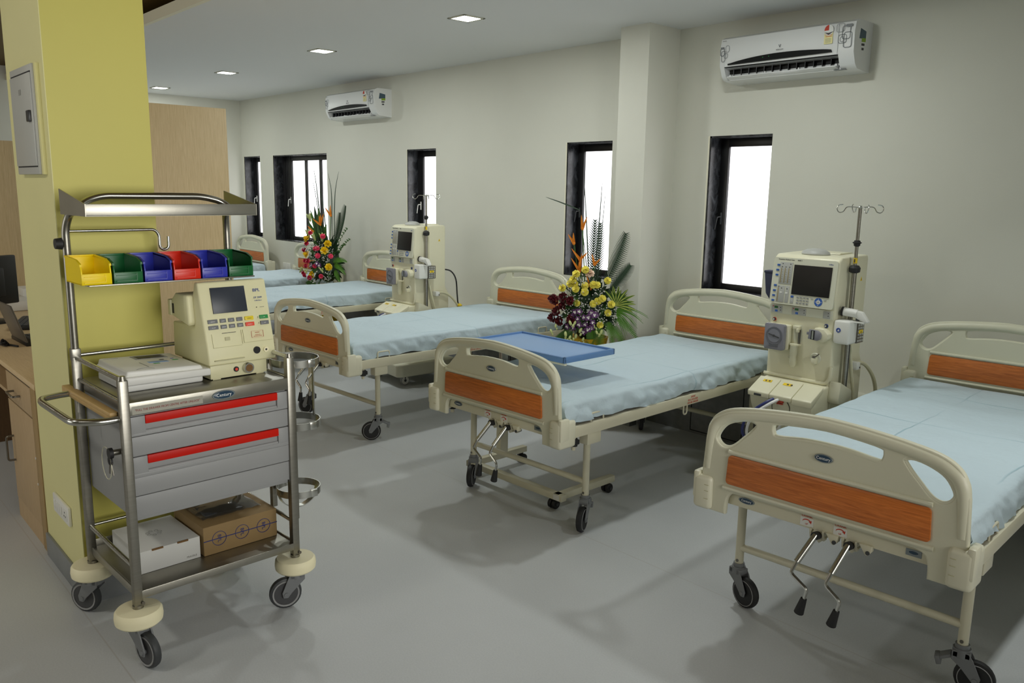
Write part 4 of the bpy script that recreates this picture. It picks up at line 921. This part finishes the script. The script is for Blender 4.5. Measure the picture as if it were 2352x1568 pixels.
    for i in range(3):
        for k in range(6): b.bb((.266, .082 + i * .022, .892 + k * .016), (.2695, .098 + i * .022, .903 + k * .016), .001)
    b.m('sticker_yellow').bb((.268, .09, .935), (.2705, .130, .952)); b.m('ink_dark').prism([(.105, .938), (.117, .938), (.111, .949)], 'x', .27, .2712); b.obj('filter_holder', t)
    b = MB('white_plastic'); b.cyl((.205, .04, 1.045), (.275, .045, 1.040), .022, .020, 18); b.m('black').cyl((.196, .038, 1.046), (.206, .04, 1.045), .024, n=18); b.m('white_plastic').prism([(.262, 1.058), (.30, 1.050), (.335, 1.005), (.325, .998), (.27, 1.020)], 'y', .03, .065, .004); b.bb((.262, .028, .995), (.318, .066, 1.003), .003); b.m('dark_grey').bb((.272, .033, 1.006), (.288, .062, 1.036), .002); b.obj('dialyser_clamp', t)
    b = MB('hose_cream'); b.tube(smooth([(.215, .11, .888), (.222, .125, .80), (.225, .15, .70), (.23, .18, .58), (.22, .21, .42), (.20, .24, .25)], 5), .009, 8); b.tube(smooth([(.20, .19, .75), (.215, .26, .755), (.225, .33, .72), (.235, .40, .64), (.235, .43, .54), (.22, .42, .42)], 5), .010, 8); b.obj('drain_hose', t)
    b = MB('white_plastic'); b.bb((.184, .175, .728), (.238, .215, .768), .006); b.m('dark_grey').cyl((.237, .205, .74), (.2395, .205, .74), .005, n=10); b.obj('sensor_block', t)
    return t
ma = make_machine(); ma.location = (1.352, -.80, 0); tag(ma, 'cream dialysis machine between the two beds on the right, nearer and larger one', None, 'dialysis machines beside the beds')
mb_ = copy_tree(ma); mb_.location = (-2.275, -.80, 0); mb_.rotation_euler.z = R(-1.5); tag(mb_, 'cream dialysis machine farther off in front of the tall window', None, 'dialysis machines beside the beds')
# blood-pressure cuff pouch hung at the left of the near machine
t = thing('pressure_cuff', 'navy blood pressure cuff in a pouch hung on the left of the nearer dialysis machine', 'pressure cuff', (1.352, -.80, 0))
b = MB('cuff_navy'); b.prism([(-.262, 1.205), (-.2, 1.218), (-.192, 1.06), (-.215, 1.05), (-.248, 1.09)], 'y', .05, .10, .010, 3); b.bb((-.262, .048, 1.20), (-.196, .102, 1.214), .004); b.obj('pouch', t)
b = MB('black_rubber'); N = 60; b.tube([(-.197 + .010 * math.cos(k * .75), .06 + .010 * math.sin(k * .75), 1.055 - .12 * k / N) for k in range(N + 1)], .0028, 5); b.tube([(-.197, .07, 1.03), (-.16, .07, 1.10)], .003, 6); b.obj('coiled_cord', t)
b = MB('white_plastic'); b.bb((-.215, .06, 1.055), (-.176, .09, 1.075), .004); b.obj('holder', t)
# cable with a yellow tag and dark plug by the far machine
t = thing('power_cable', 'dark power cable with yellow tie hanging behind the far dialysis machine', 'cable', (-2.275, -.80, 0))
b = MB('black_rubber'); b.tube(smooth([(.165, .30, .945), (.215, .345, .93), (.24, .38, .86), (.235, .40, .72), (.24, .41, .64), (.30, .43, .50), (.34, .44, .38)], 6), .006, 8); b.tube(smooth([(.245, .41, .63), (.255, .42, .56), (.26, .425, .47)], 4), .005, 6); b.obj('cord', t)
b = MB('sticker_yellow'); b.sphere((.25, .41, .635), .028, (1.1, .8, .6), 10, 6); b.obj('tie', t)
b = MB('black_rubber'); b.sphere((.245, .42, .54), .03, (.7, .7, 1.6), 12, 8); b.obj('plug', t)
# ------------------------------------------------------------------ flower stands
def strip(mb, pts, w0, prof=None, nrm=(0, -1, 0), fold=0.):
    """leaf blade: width profile along a path."""
    P = [V(p) for p in pts]; N = len(P); vs = []; n0 = V(nrm)
    for i in range(N):
        t = (P[min(N - 1, i + 1)] - P[max(0, i - 1)]).normalized(); s = t.cross(n0)
        s = s.normalized() if s.length > 1e-4 else t.orthogonal().normalized(); k = i / (N - 1)
        w = w0 * (prof(k) if prof else math.sin(PI * min(1, k * .92 + .08)) ** .7); up = s.cross(t).normalized() * fold * w
        vs += [P[i] - s * w + up, P[i], P[i] + s * w + up]
    fs = []
    for i in range(N - 1):
        a = i * 3; fs += [[a, a + 1, a + 4, a + 3], [a + 1, a + 2, a + 5, a + 4]]
    mb.add(vs, fs)
def curve(a, b, sag=.0, side=(0, 0, 0), n=10):
    a = V(a); b = V(b); m = (a + b) / 2 + V((0, 0, sag)) + V(side)
    return [a * (1 - k / n) ** 2 + m * 2 * (k / n) * (1 - k / n) + b * (k / n) ** 2 for k in range(n + 1)]
def petal(mb, T, l, w, curl, cup, n=4):
    vs = []
    for i in range(n + 1):
        k = i / n; ww = w * math.sin(PI * (.12 + .80 * k)) ** .8; z = l * k * math.cos(curl * k); y = l * k * math.sin(curl * k)
        for j in (-1, 0, 1): vs.append(T @ V((j * ww, y - abs(j) * cup * ww, z)))
    mb.add(vs, [[i * 3 + j, i * 3 + j + 1, i * 3 + j + 4, i * 3 + j + 3] for i in range(n) for j in range(2)])
def make_carnation(m, r=.026):
    mb = MB(m); q = random.Random(3)
    for lay in range(5):
        tilt = .15 + lay * .33
        for k in range(5 + lay * 2):
            T = Matrix.Rotation(2 * PI * k / (5 + lay * 2) + lay * .7 + q.random() * .4, 4, 'Z') @ Matrix.Rotation(-tilt - q.random() * .2, 4, 'X')
            petal(mb, T, r * (1.05 - .03 * lay), r * .50, .5, .25)
    return mb
def make_rose(m, r=.026):
    mb = MB(m)
    for lay in range(5):
        for k in range(3 + lay):
            T = Matrix.Rotation(2 * PI * k / (3 + lay) + lay, 4, 'Z') @ Matrix.Translation((0, r * .10 * lay, -r * .1 * lay)) @ Matrix.Rotation(-.10 - lay * .24, 4, 'X')
            petal(mb, T, r * (1.25 - .06 * lay), r * (.34 + .09 * lay), -.35 + .22 * lay, .35)
    mb.sphere((0, 0, r * .4), r * .42, (1, 1, 1.1), 8, 6)
    return mb
def make_orchid():
    mb = MB('petal_purple')
    for k in range(5):
        T = Matrix.Rotation(2 * PI * k / 5, 4, 'Z') @ Matrix.Rotation(-1.25, 4, 'X'); petal(mb, T, .026, .010, .2, -.1)
    mb.m('petal_white')
    for k in range(3): petal(mb, Matrix.Rotation(2 * PI * k / 3 + .5, 4, 'Z') @ Matrix.Rotation(-.75, 4, 'X'), .014, .006, .3, -.1)
    return mb
def make_bud():
    mb = MB('bud_green'); mb.sphere((0, 0, 0), .0085, (1, 1, 1.9), 8, 6); mb.sphere((.012, 0, .02), .006, (1, 1, 1.7), 8, 6); return mb
def make_lily():
    mb = MB('bud_green')
    for k in range(6): petal(mb, Matrix.Rotation(PI * k / 3, 4, 'Z') @ Matrix.Rotation(-.20 - .1 * (k % 2), 4, 'X'), .095, .013, .12, .3, 6)
    return mb
def make_gyp(q):
    mb = MB('leaf'); pts = [V((q.gauss(0, .024), q.gauss(0, .014), q.gauss(0, .030))) for _ in range(34)]
    for p in pts[::2]: mb.tube([(0, .02, -.05), p], .0006, 3, caps=False)
    mb.m('petal_white')
    for p in pts: mb.sphere(p, .0036, (1, 1, 1), 5, 3)
    return mb
PROTO = {}
def place(key, maker, name, parent, p, out, sc=1., spin=0.):
    if key not in PROTO: o = maker().obj(name, parent, None, 0, 60); PROTO[key] = o
    else: o = PROTO[key].copy(); o.name = name; COL.objects.link(o); o.parent = parent
    q = V(out).normalized().to_track_quat('Z', 'Y'); o.rotation_mode = 'QUATERNION'
    o.rotation_quaternion = q @ Matrix.Rotation(spin, 4, 'Z').to_quaternion(); o.location = p; o.scale = (sc,) * 3
    return o
def dome(a, z, q, c=.90, rx=.30):
    d = -.155 * math.sqrt(max(0, 1 - (a / rx) ** 2)) - .015 + q.uniform(-.02, .015)
    return V((a, d, z)), V((a * 2.2, -.30, (z - c) * 1.2 + .15))
def heliconia(t, base, tips):
    b = MB('heliconia_orange'); base = V(base)
    for tp in tips:
        tp = V(tp); strip(b, curve(base, tp, 0, (0, -.012, 0), 6), .011, lambda k: (1 - k) ** .7 * .9 + .08, fold=.6); strip(b, curve(base, tp, 0, (0, .004, 0), 6), .008, lambda k: (1 - k) ** .7, (1, 0, 0), .6)
    b.sphere(base, .011, (1, 1, 1.3), 8, 6); b.m('leaf').tube(curve(base, (base.x * .3, .0, .80), 0), .004, 6); b.obj('heliconia', t, ang=180)
def frond(t, a, b_, side, m_='leaf_dark', L=.075, n=26, dens=1., y=.02, one=False):
    b = MB(m_); P = curve((a[0], y, a[1]), (b_[0], y + .02, b_[1]), 0, (side, 0, 0), n); b.tube(P, .0024, 5)
    for i in range(2, n):
        tg = (P[min(n, i + 1)] - P[i - 1]).normalized(); k = i / n; l = L * (math.sin(PI * (.15 + .8 * k)) ** .6)
        sd = tg.cross(V((0, -1, 0))).normalized()
        for s in ((-1,) if one else (-1, 1)):
            d = (sd * s * .62 + tg * .78 + V((0, -.12, 0))).normalized(); strip(b, [P[i], P[i] + d * l * .5, P[i] + d * l + V((0, 0, -.006))], .0050, lambda q: 1 - .85 * q)
    b.obj('palm_frond', t, ang=180)
def fern(t, a, b_, w, m_='leaf_bright', y=-.10, sag=.05):
    b = MB(m_); n = 22; P = curve((a[0], y, a[1]), (b_[0], y - .05, b_[1]), sag, (0, 0, 0), n); b.tube(P, .0018, 4)
    for i in range(1, n + 1):
        tg = (P[min(n, i + 1)] - P[i - 1]).normalized(); sd = tg.cross(V((0, -1, 0))).normalized(); l = w * (1 - (i / n) ** 3 * .75) * min(1, .4 + i / 6)
        for s in (-1, 1): strip(b, [P[i], P[i] + sd * s * l * .5 + tg * l * .15, P[i] + sd * s * l + tg * l * .2 + V((0, -.004, 0))], .0036, lambda q: 1 - .55 * q)
    b.obj('fern_leaf', t, ang=180)
def basket_and_foliage(t, q, top, r, n=150, zc=.82, rz=.24, rx=.23):
    b = MB('wrap_gold'); prof = []
    N = 36; rings = [(.115, 0), (.105, .03), (.095, .25), (.105, .45), (.14, top), (.128, top), (.09, top - .05)]
    P = [[(rr * (1 + .06 * math.sin(k * PI * 2 / 3)) * math.cos(2 * PI * k / N), rr * (1 + .06 * math.sin(k * PI * 2 / 3)) * math.sin(2 * PI * k / N), z) for k in range(N + 1)] for rr, z in rings]
    b.grid(P); b.bb((-.06, -.06, 0), (.06, .06, .01)); b.obj('wrapped_pot', t, ang=60)
    f = MB('leaf_dark')
    f.sphere((0, .03, zc - .02), .12, (1.15, .7, 1.8), 12, 8)
    for i in range(n):
        th = q.uniform(0, 2 * PI); ph = q.uniform(-.9, 1.1); d = V((math.cos(th) * math.cos(ph), math.sin(th) * math.cos(ph), math.sin(ph)))
        p = V((d.x * rx * .5, d.y * .09, zc + d.z * rz * .55)); e = p + V((d.x * rx * .55, d.y * .10, d.z * rz * .5)) * q.uniform(.5, 1.05)
        f.m(q.choice(['leaf_dark', 'leaf_dark', 'leaf', 'leaf_dark'])); strip(f, curve(p, e, .01, (0, 0, 0), 4), q.uniform(.010, .022), nrm=(q.uniform(-1, 1), -1, q.uniform(-1, 1)), fold=.3)
    f.obj('foliage', t, ang=180)
def blade(t, pts, w, y=.02):
    b = MB('blade_green'); P = smooth([(p[0], y, p[1]) for p in pts], 6); strip(b, P, w, lambda k: max(.06, (1 - k) ** .55) * (.35 + .65 * min(1, k * 3)), fold=.3); b.obj('grass_blade', t, ang=180)
# --- near stand: yellow carnations, dark roses, orchids
q = random.Random(21)
t1 = thing('flower_stand', 'flower arrangement of yellow carnations and dark red roses against the wall pilaster', 'flower arrangement', (-.37, -.55, 0), R(42.5), 'flower stands by the window wall')
basket_and_foliage(t1, q, .62, .1)
for i, (a, z) in enumerate([(-.09, 1.07), (-.03, 1.10), (-.11, 1.03), (-.10, 1.0), (-.09, .97), (-.03, .95), (-.03, .99), (-.18, .97), (-.13, 1.0), (.025, 1.0), (.052, 1.0), (.12, 1.03), (.09, .91), (.06, .89), (.03, .87), (.15, .87), (.13, .81), (-.08, .87), (.08, .73)]):
    p, o = dome(a, z, q); place('cy', lambda: make_carnation('petal_yellow'), 'carnation', t1, p, o, q.uniform(.95, 1.15), q.random() * 6)
p, o = dome(0, 1.08, q); place('rp', lambda: make_rose('petal_peach', .024), 'rose', t1, p, o)
for a, z in [(-.25, .89), (-.23, .88), (-.18, .91), (-.13, .89), (-.18, .85), (-.22, .81), (-.25, .76), (-.20, .74), (-.12, .76)]:
    p, o = dome(a, z, q); place('rm', lambda: make_rose('petal_maroon', .025), 'rose', t1, p, o, q.uniform(.9, 1.15), q.random() * 6)
for a, z in [(-.09, .81), (-.06, .82), (.02, .81), (.04, .80), (-.03, .78), (.03, .75), (-.02, .73), (-.03, .68), (.05, .80), (-.10, .71), (-.14, .71), (0, .70), (-.07, .77), (.0, .78), (-.06, .73), (.02, .71), (-.11, .78)]:
    p, o = dome(a, z, q); place('or', make_orchid, 'orchid', t1, p + V((0, -.015, 0)), o, q.uniform(.85, 1.1), q.random() * 6)
for a, z in [(-.22, .71), (-.25, .67), (-.12, .74), (-.09, .74), (-.12, .64), (-.11, .61), (-.03, .63), (-.06, .60), (.04, .72), (.06, .68), (.09, .68), (-.05, .69), (-.08, .65), (-.15, .66)]:
    p, o = dome(a, z, q); place('bd', make_bud, 'orchid_bud', t1, p + V((0, -.02, 0)), (q.uniform(-.5, .5), -.2, -1), q.uniform(.9, 1.3), q.random() * 6)
for a, z in [(-.07, 1.02), (-.13, .92), (.06, .95), (-.15, .81), (.09, .76), (-.03, .80), (.17, .79), (-.09, .91), (.10, .85), (-.04, .86), (.03, .83), (-.16, .96)]:
    p, o = dome(a, z, q); place('gy', lambda: make_gyp(random.Random(4)), 'gypsophila_spray', t1, p, (0, 0, 1), q.uniform(.9, 1.2), q.random() * 6)
for bs, tips in (((-.06, 1.37), [(-.07, 1.46), (-.03, 1.45)]), ((-.115, 1.27), [(-.155, 1.33), (-.12, 1.34)]), ((-.07, 1.08), [(-.13, 1.17), (-.06, 1.20), (-.075, 1.15)]), ((-.07, 1.16), [(-.13, 1.235), (-.02, 1.21)]), ((.03, 1.13), [(.01, 1.20), (.07, 1.17)]), ((.01, .96), [(-.02, 1.05), (.03, 1.02)])):
    heliconia(t1, (bs[0], -.06, bs[1]), [(x, -.08, z) for x, z in tips])
for pts, w in (([(0, .94), (-.045, 1.25), (-.08, 1.49)], .004), ([(-.08, 1.49), (-.20, 1.535), (-.32, 1.575)], .006), ([(0, .94), (-.03, 1.35), (-.06, 1.71)], .006), ([(.03, .94), (.05, 1.35), (.065, 1.70)], .006), ([(.05, .94), (.07, 1.3), (.09, 1.665)], .004)): blade(t1, pts, w)
frond(t1, (.01, .98), (.025, 1.43), .0, L=.075); frond(t1, (.05, .98), (.062, 1.41), 0, L=.07); frond(t1, (.09, .96), (.235, 1.345), .03, L=.085, y=-.05); frond(t1, (.13, .93), (.275, 1.13), .0, L=.075, n=20, y=-.07)
b = MB('leaf_stripe')
for k in range(18):
    a_ = -.3 + 2.5 * k / 17; l = .13 + .03 * math.sin(k * 2.3); d = V((math.cos(a_), -.35 - .2 * math.sin(k * 3.1), math.sin(a_))).normalized(); b.m('leaf' if k % 2 else 'leaf_stripe'); P = curve((.185, -.08, .85), V((.185, -.08, .85)) + d * l, .02, (0, 0, 0), 6); strip(b, P, .010, fold=.3); b.m('leaf_stripe' if k % 2 else 'leaf'); strip(b, [p + V((0, -.0015, 0)) for p in P], .004, fold=.3)
b.obj('dracaena_leaf', t1, ang=180)
b = MB('leaf_bright')
for k in range(14):
    e = V((.40 - .012 * k + .02 * math.sin(k * 2), -.12 - .01 * (k % 3), .79 - .012 * k)); strip(b, curve((.19, -.08, .83 - .004 * k), e, .05, (0, 0, 0), 7), .0045, lambda z: 1 - .8 * z)
b.obj('grass_tuft', t1, ang=180)
for a_, b_, w in (((.15, .71), (.27, .55), .032), ((.19, .76), (.34, .63), .03), ((.075, .70), (.085, .52), .038), ((.03, .68), (.015, .54), .036), ((.13, .74), (.18, .56), .03)): fern(t1, a_, b_, w)
for a_, b_ in (((-.12, .69), (-.23, .57)), ((-.10, .68), (-.18, .55))): frond(t1, a_, b_, 0, 'leaf', .06, 16, y=-.10)
# --- far stand: pink carnations, yellow roses, lilies
q = random.Random(33)
t2 = thing('flower_stand', 'flower arrangement of pink carnations and yellow roses by the wide window', 'flower arrangement', (-4.24, -.42, 0), R(29.4), 'flower stands by the window wall')
basket_and_foliage(t2, q, .60, .1, 150, .86, .30, .20)
for a, z in [(-.07, 1.15), (.07, 1.12), (-.14, 1.04), (-.03, .99), (.005, .995), (.01, .92), (.15, .92), (-.12, .86), (-.16, .86), (-.14, .81), (-.04, .81), (-.18, .97), (.04, .71), (-.09, .69), (-.20, .73), (-.17, .71)]:
    p, o = dome(a, z, q); place('cp', lambda: make_carnation('petal_pink'), 'carnation', t2, p, o, q.uniform(.95, 1.15), q.random() * 6)
for a, z in [(.11, 1.05), (.08, .98), (-.13, .93), (.13, .81), (-.08, .72), (-.14, 1.09)]:
    p, o = dome(a, z, q); place('ry', lambda: make_rose('petal_gold', .028), 'rose', t2, p, o, q.uniform(.95, 1.15), q.random() * 6)
for a, z, o in [(.02, 1.06, (.1, -.3, 1)), (-.13, 1.10, (-.3, -.2, 1)), (-.11, 1.26, (-.25, -.2, 1)), (-.06, 1.07, (-.4, -.3, .9))]: place('ly', make_lily, 'lily', t2, V((a, -.10, z)), o)
for a, z in [(-.16, .99), (-.09, .81), (.02, .82), (-.14, .97), (-.17, 1.02), (-.07, .82), (0, .84), (-.15, .77)]:
    p, o = dome(a, z, q); place('or', make_orchid, 'orchid', t2, p, o, 1., q.random() * 6)
for a, z in [(.04, .78), (-.14, .76), (-.24, .76), (-.26, .74), (.05, .76), (-.15, .74), (-.22, .77)]:
    p, o = dome(a, z, q); place('bd', make_bud, 'orchid_bud', t2, p, (q.uniform(-.5, .5), -.2, .6), 1.2, q.random() * 6)
for a, z in [(-.05, 1.03), (-.07, .92), (-.02, .88), (.12, .75), (.11, .69), (-.05, .66), (.03, 1.02), (.14, .97), (.05, .96), (-.10, .95), (.10, .88)]:
    p, o = dome(a, z, q); place('gy', None, 'gypsophila_spray', t2, p, (0, 0, 1), q.uniform(.9, 1.2), q.random() * 6)
for bs, tips in (((-.01, 1.235), [(-.09, 1.295), (.01, 1.34), (-.01, 1.33), (.045, 1.35)]), ((.115, 1.33), [(.06, 1.415), (.125, 1.44)]), ((-.10, 1.16), [(-.15, 1.22)])): heliconia(t2, (bs[0], -.08, bs[1]), [(x, -.10, z) for x, z in tips])
for pts, w in (([(-.03, 1.05), (-.08, 1.38), (-.11, 1.65), (-.14, 1.83)], .008), ([(-.06, 1.1), (-.11, 1.48), (-.16, 1.72)], .006), ([(.0, 1.1), (-.03, 1.39), (-.07, 1.61)], .008), ([(.06, 1.0), (.07, 1.4), (.065, 1.6), (.03, 1.765)], .007), ([(.09, 1.0), (.10, 1.4), (.12, 1.61), (.16, 1.78)], .007)): blade(t2, pts, w)
b = MB('leaf')
for (x, z), w in zip(((-.11, 1.43), (-.19, 1.27), (-.16, 1.39), (-.06, 1.40), (-.02, 1.30), (.0, 1.22), (-.15, 1.20), (-.07, 1.33), (.03, 1.24)), (.03, .028, .026, .036, .04, .04, .03, .04, .03)): b.m(q.choice(['leaf', 'leaf_dark', 'leaf'])); strip(b, curve((-.03, .0, .98), (x, -.03, z), .02, (0, -.03, 0), 9), w, lambda k: math.sin(PI * min(1, .1 + .88 * k)) ** 1.2, (q.uniform(-.5, .5), -1, .2), .25)
b.obj('broad_leaf', t2, ang=180)
frond(t2, (.10, 1.0), (.225, 1.43), .05, L=.10, n=34, one=True); frond(t2, (.07, 1.0), (.15, 1.36), .03, L=.07, n=26)
for a_, b_ in (((.13, .97), (.27, 1.20)), ((.15, .92), (.30, 1.09)), ((.16, .94), (.245, 1.03))):
    b = MB('leaf'); P = curve((a_[0], -.02, a_[1]), (b_[0], -.02, b_[1]), .05, (0, 0, 0), 14); b.tube(P, .0018, 4)
    for i in range(2, 15): strip(b, [P[i], P[i] + V((.018 * (1 if i % 2 else -1), -.01, .008))], .006, lambda k: 1 - .4 * k)
    b.obj('leafy_sprig', t2, ang=180)
for a_, b_, w in (((.14, .85), (.33, .87), .03), ((.15, .82), (.31, .74), .03), ((.15, .76), (.25, .64), .03)): fern(t2, a_, b_, w)
for a_, b_ in (((-.08, .66), (-.18, .61)), ((-.08, .66), (-.16, .58)), ((-.06, .65), (-.11, .565)), ((-.02, .65), (-.03, .57))): frond(t2, a_, b_, 0, 'leaf', .05, 12, y=-.12)
# ------------------------------------------------------------------ nurse desk left of the column and what lies on it
DF_ = -3.972
t = thing('desk', 'oak laminate desk with drawer and cupboard left of the yellow column', 'desk', (0, 0, 0))
b = MB('laminate_desk'); b.bb((-3.5, DF_, .742), (-.405, -3.30, .768), .002); b.obj('worktop', t)
b = MB('laminate_door'); b.bb((-.98, DF_ + .02, .0), (-.49, -3.4, .742)); b.bb((-.985, DF_ + .004, .0), (-.49, DF_ + .03, .098)); b.obj('cabinet_body', t)
b = MB('laminate_edge'); b.bb((-.489, DF_, 0), (-.405, -3.4, .742), .001)
for z in (.30, .42): b.m('ivory_switch').cyl((-.492, DF_ - .002, z), (-.492, DF_ + .002, z), .006, n=8)
b.obj('end_panel', t)
d = MB('laminate_door'); d.bb((-.975, DF_, .604), (-.492, DF_ + .018, .735), .001); d.m('groove').bb((-.975, DF_ + .004, .735), (-.492, DF_ + .02, .741)); d.bb((-.975, DF_ + .004, .598), (-.492, DF_ + .02, .603)); d = d.obj('drawer', t)
h = MB('stud'); h.tube(fillet([(-.83, DF_, .66), (-.83, DF_ - .032, .66), (-.70, DF_ - .032, .66), (-.70, DF_, .66)], .012), .005); h.obj('handle', d)
d = MB('laminate_door'); d.bb((-.975, DF_, .102), (-.492, DF_ + .018, .597), .001); d = d.obj('door', t)
h = MB('stud'); h.tube(fillet([(-.93, DF_, .30), (-.93, DF_ - .032, .30), (-.93, DF_ - .032, .42), (-.93, DF_, .42)], .012), .005); h.obj('handle', d)
b = MB('laminate_door'); b.bb((-3.5, DF_ + .0, .618), (-.98, DF_ + .3, .636)); b.obj('keyboard_shelf', t)
b = MB('laminate_dark'); b.bb((-3.5, -3.42, 0), (-.98, -3.40, .742)); b.bb((-2.4, DF_ + .01, 0), (-2.37, -3.4, .742)); b.bb((-3.5, DF_ + .01, 0), (-3.46, -3.4, .742)); b.obj('back_panel', t)
t = thing('computer_monitor', 'black computer monitor at the left edge of the photo on the desk', 'monitor', (-2.36, -3.80, .768), R(-62))
b = MB('monitor_black'); b.bb((-.20, -.012, .10), (.20, .03, .40), .008); b.bb((-.1, -.016, .15), (.1, .05, .33), .012); b.obj('display_case', t)
b = MB('screen_black'); b.bb((-.185, -.0135, .118), (.185, -.011, .388)); b.obj('screen', t)
b = MB('monitor_black'); b.lathe([(.11, 0), (.11, .008), (.08, .016), (.02, .02)], (0, .03, 0), 24); b.bb((-.03, .02, .01), (.03, .045, .16), .004); b.obj('stand', t)
t = thing('laptop', 'open grey laptop seen from behind its lid on the desk', 'laptop', (-1.50, -3.795, .768), R(2))
b = MB('monitor_black'); b.bb((-.16, -.012, .0), (.14, .22, .020), .004); b.m('dark_grey')
for i in range(10):
    for j in range(4): b.bb((-.14 + i * .027, .03 + j * .026, .019), (-.118 + i * .027, .051 + j * .026, .0215))
b.obj('base', t)
T = Matrix.Translation((-.01, -.004, .018)) @ Matrix.Rotation(.30, 4, 'X'); b = MB('laptop_grey').t(T); b.box((0, 0, .105), (.295, .009, .21), .003); b.m('screen_black').box((0, .005, .108), (.27, .002, .175)); b.obj('lid', t)
b = MB('black_rubber'); b.tube(smooth([(-1.36, -3.84, .775), (-1.44, -3.87, .775), (-1.40, -3.905, .79), (-1.46, -3.89, .80), (-1.50, -3.875, .785), (-1.46, -3.865, .775), (-1.42, -3.885, .776), (-1.50, -3.90, .775), (-1.6, -3.89, .775), (-1.75, -3.90, .774)], 6), .0055, 8); b.sphere((-1.455, -3.885, .785), .02, (1.3, .8, .8), 10, 6)
o = b.obj('laptop_cable'); tag(o, 'coiled black cable lying on the desk in front of the laptop', 'cable')
t = thing('keyboard', 'black keyboard on the desk behind the laptop', 'keyboard', (-2.12, -3.62, .768), R(-20))
b = MB('monitor_black'); b.bb((-.22, -.08, 0), (.22, .08, .022), .005); b.m('dark_grey')
for i in range(14):
    for j in range(5): b.bb((-.20 + i * .028, -.068 + j * .027, .021), (-.177 + i * .028, -.046 + j * .027, .026))
b.obj('key_deck', t)
t = thing('printer', 'low white printer at the back of the desk beside the column', 'printer', (-2.95, -3.50, .768))
b = MB('white_plastic'); b.bb((-.2, -.14, 0), (.2, .14, .07), .01); b.bb((-.2, .02, .06), (-.02, .14, .125), .008); b.m('groove').bb((-.17, -.1415, .04), (.17, -.139, .048)); b.m('dark_grey').bb((-.14, -.09, .0695), (-.03, -.04, .072)); b.obj('printer_body', t)
t = thing('wooden_tray', 'small brown box behind the white printer on the desk', 'box', (-3.05, -3.352, .768))
b = MB('carton_dark'); b.bb((.12, .0, 0), (.36, .048, .13), .003); b.obj('box_body', t)
# ------------------------------------------------------------------ light and camera
def area(name, loc, sx, sy, power, col, rot=(0, 0, 0), spread=PI):
    l = bpy.data.lights.new(name, 'AREA'); l.shape = 'RECTANGLE'; l.size = sx; l.size_y = sy; l.energy = power; l.color = col; l.spread = spread
    o = bpy.data.objects.new(name, l); COL.objects.link(o); o.location = loc; o.rotation_euler = rot; return o
for x, e in ((-6.48, 11), (-4.64, 12), (-2.76, 12), (-.89, 13.5), (.98, 13)): area('downlight', (x, -1.24, HC - .012), .13, .13, e, (.96, 1., .97))
for x, e in ((-5.5, 5), (-2.2, 9), (.5, 17), (2.4, 4)): area('hall_fill', (x, -5.6, HH - .02), .3, .3, e, (1., .97, .86), (.5, 0, 0))  # unseen fill lamps added behind the camera, tilted towards beds and fascia
area('downlight', (2.75, -1.35, HC - .012), .13, .13, 7, (.96, 1., .97), (0, 0, 0), R(105))  # extra narrow light without a fixture, added to brighten the nearest bed
area('opposite_window', (-1.6, Y1 + .05, 1.55), 3.2, 1.7, 36, (1., .99, .95), (PI / 2, 0, 0))
area('side_fill', (X1 - .05, -3.3, 1.65), 2.6, 1.5, 25, (1., .985, .94), (PI / 2, 0, PI / 2), R(80))  # unseen fill added at the right, brightens column and trolley fronts; no window there
w = bpy.data.worlds.new('room_world'); SC.world = w; w.use_nodes = True; w.node_tree.nodes['Background'].inputs['Color'].default_value = (.8, .84, .9, 1); w.node_tree.nodes['Background'].inputs['Strength'].default_value = .3
cam = bpy.data.cameras.new('camera'); co = bpy.data.objects.new('camera', cam); COL.objects.link(co)
cam.sensor_width = 36; cam.lens = 1877.84 / 2352 * 36; cam.clip_start = .05; cam.clip_end = 60
ya, pi_, ro = R(47.9049), R(-10.4701), R(.9577)
fw = V((-math.sin(ya) * math.cos(pi_), math.cos(ya) * math.cos(pi_), math.sin(pi_))); rt = V((math.cos(ya), math.sin(ya), 0)); up = rt.cross(fw)
r2 = rt * math.cos(ro) + up * math.sin(ro); u2 = -rt * math.sin(ro) + up * math.cos(ro)
mw = Matrix((r2, u2, -fw)).transposed().to_4x4(); mw.translation = V((3.4664, -4.7306, 1.6161)); co.matrix_world = mw
SC.camera = co
SC.view_settings.view_transform = 'Standard'; SC.view_settings.look = 'None'; SC.view_settings.exposure = -.12
SC.cycles.max_bounces = 5; SC.cycles.diffuse_bounces = 4; SC.cycles.glossy_bounces = 3; SC.cycles.transmission_bounces = 4; SC.cycles.transparent_max_bounces = 8
SC.cycles.use_adaptive_sampling = True; SC.cycles.adaptive_threshold = .07
SC.cycles.caustics_reflective = False; SC.cycles.caustics_refractive = False; SC.cycles.sample_clamp_indirect = 6.
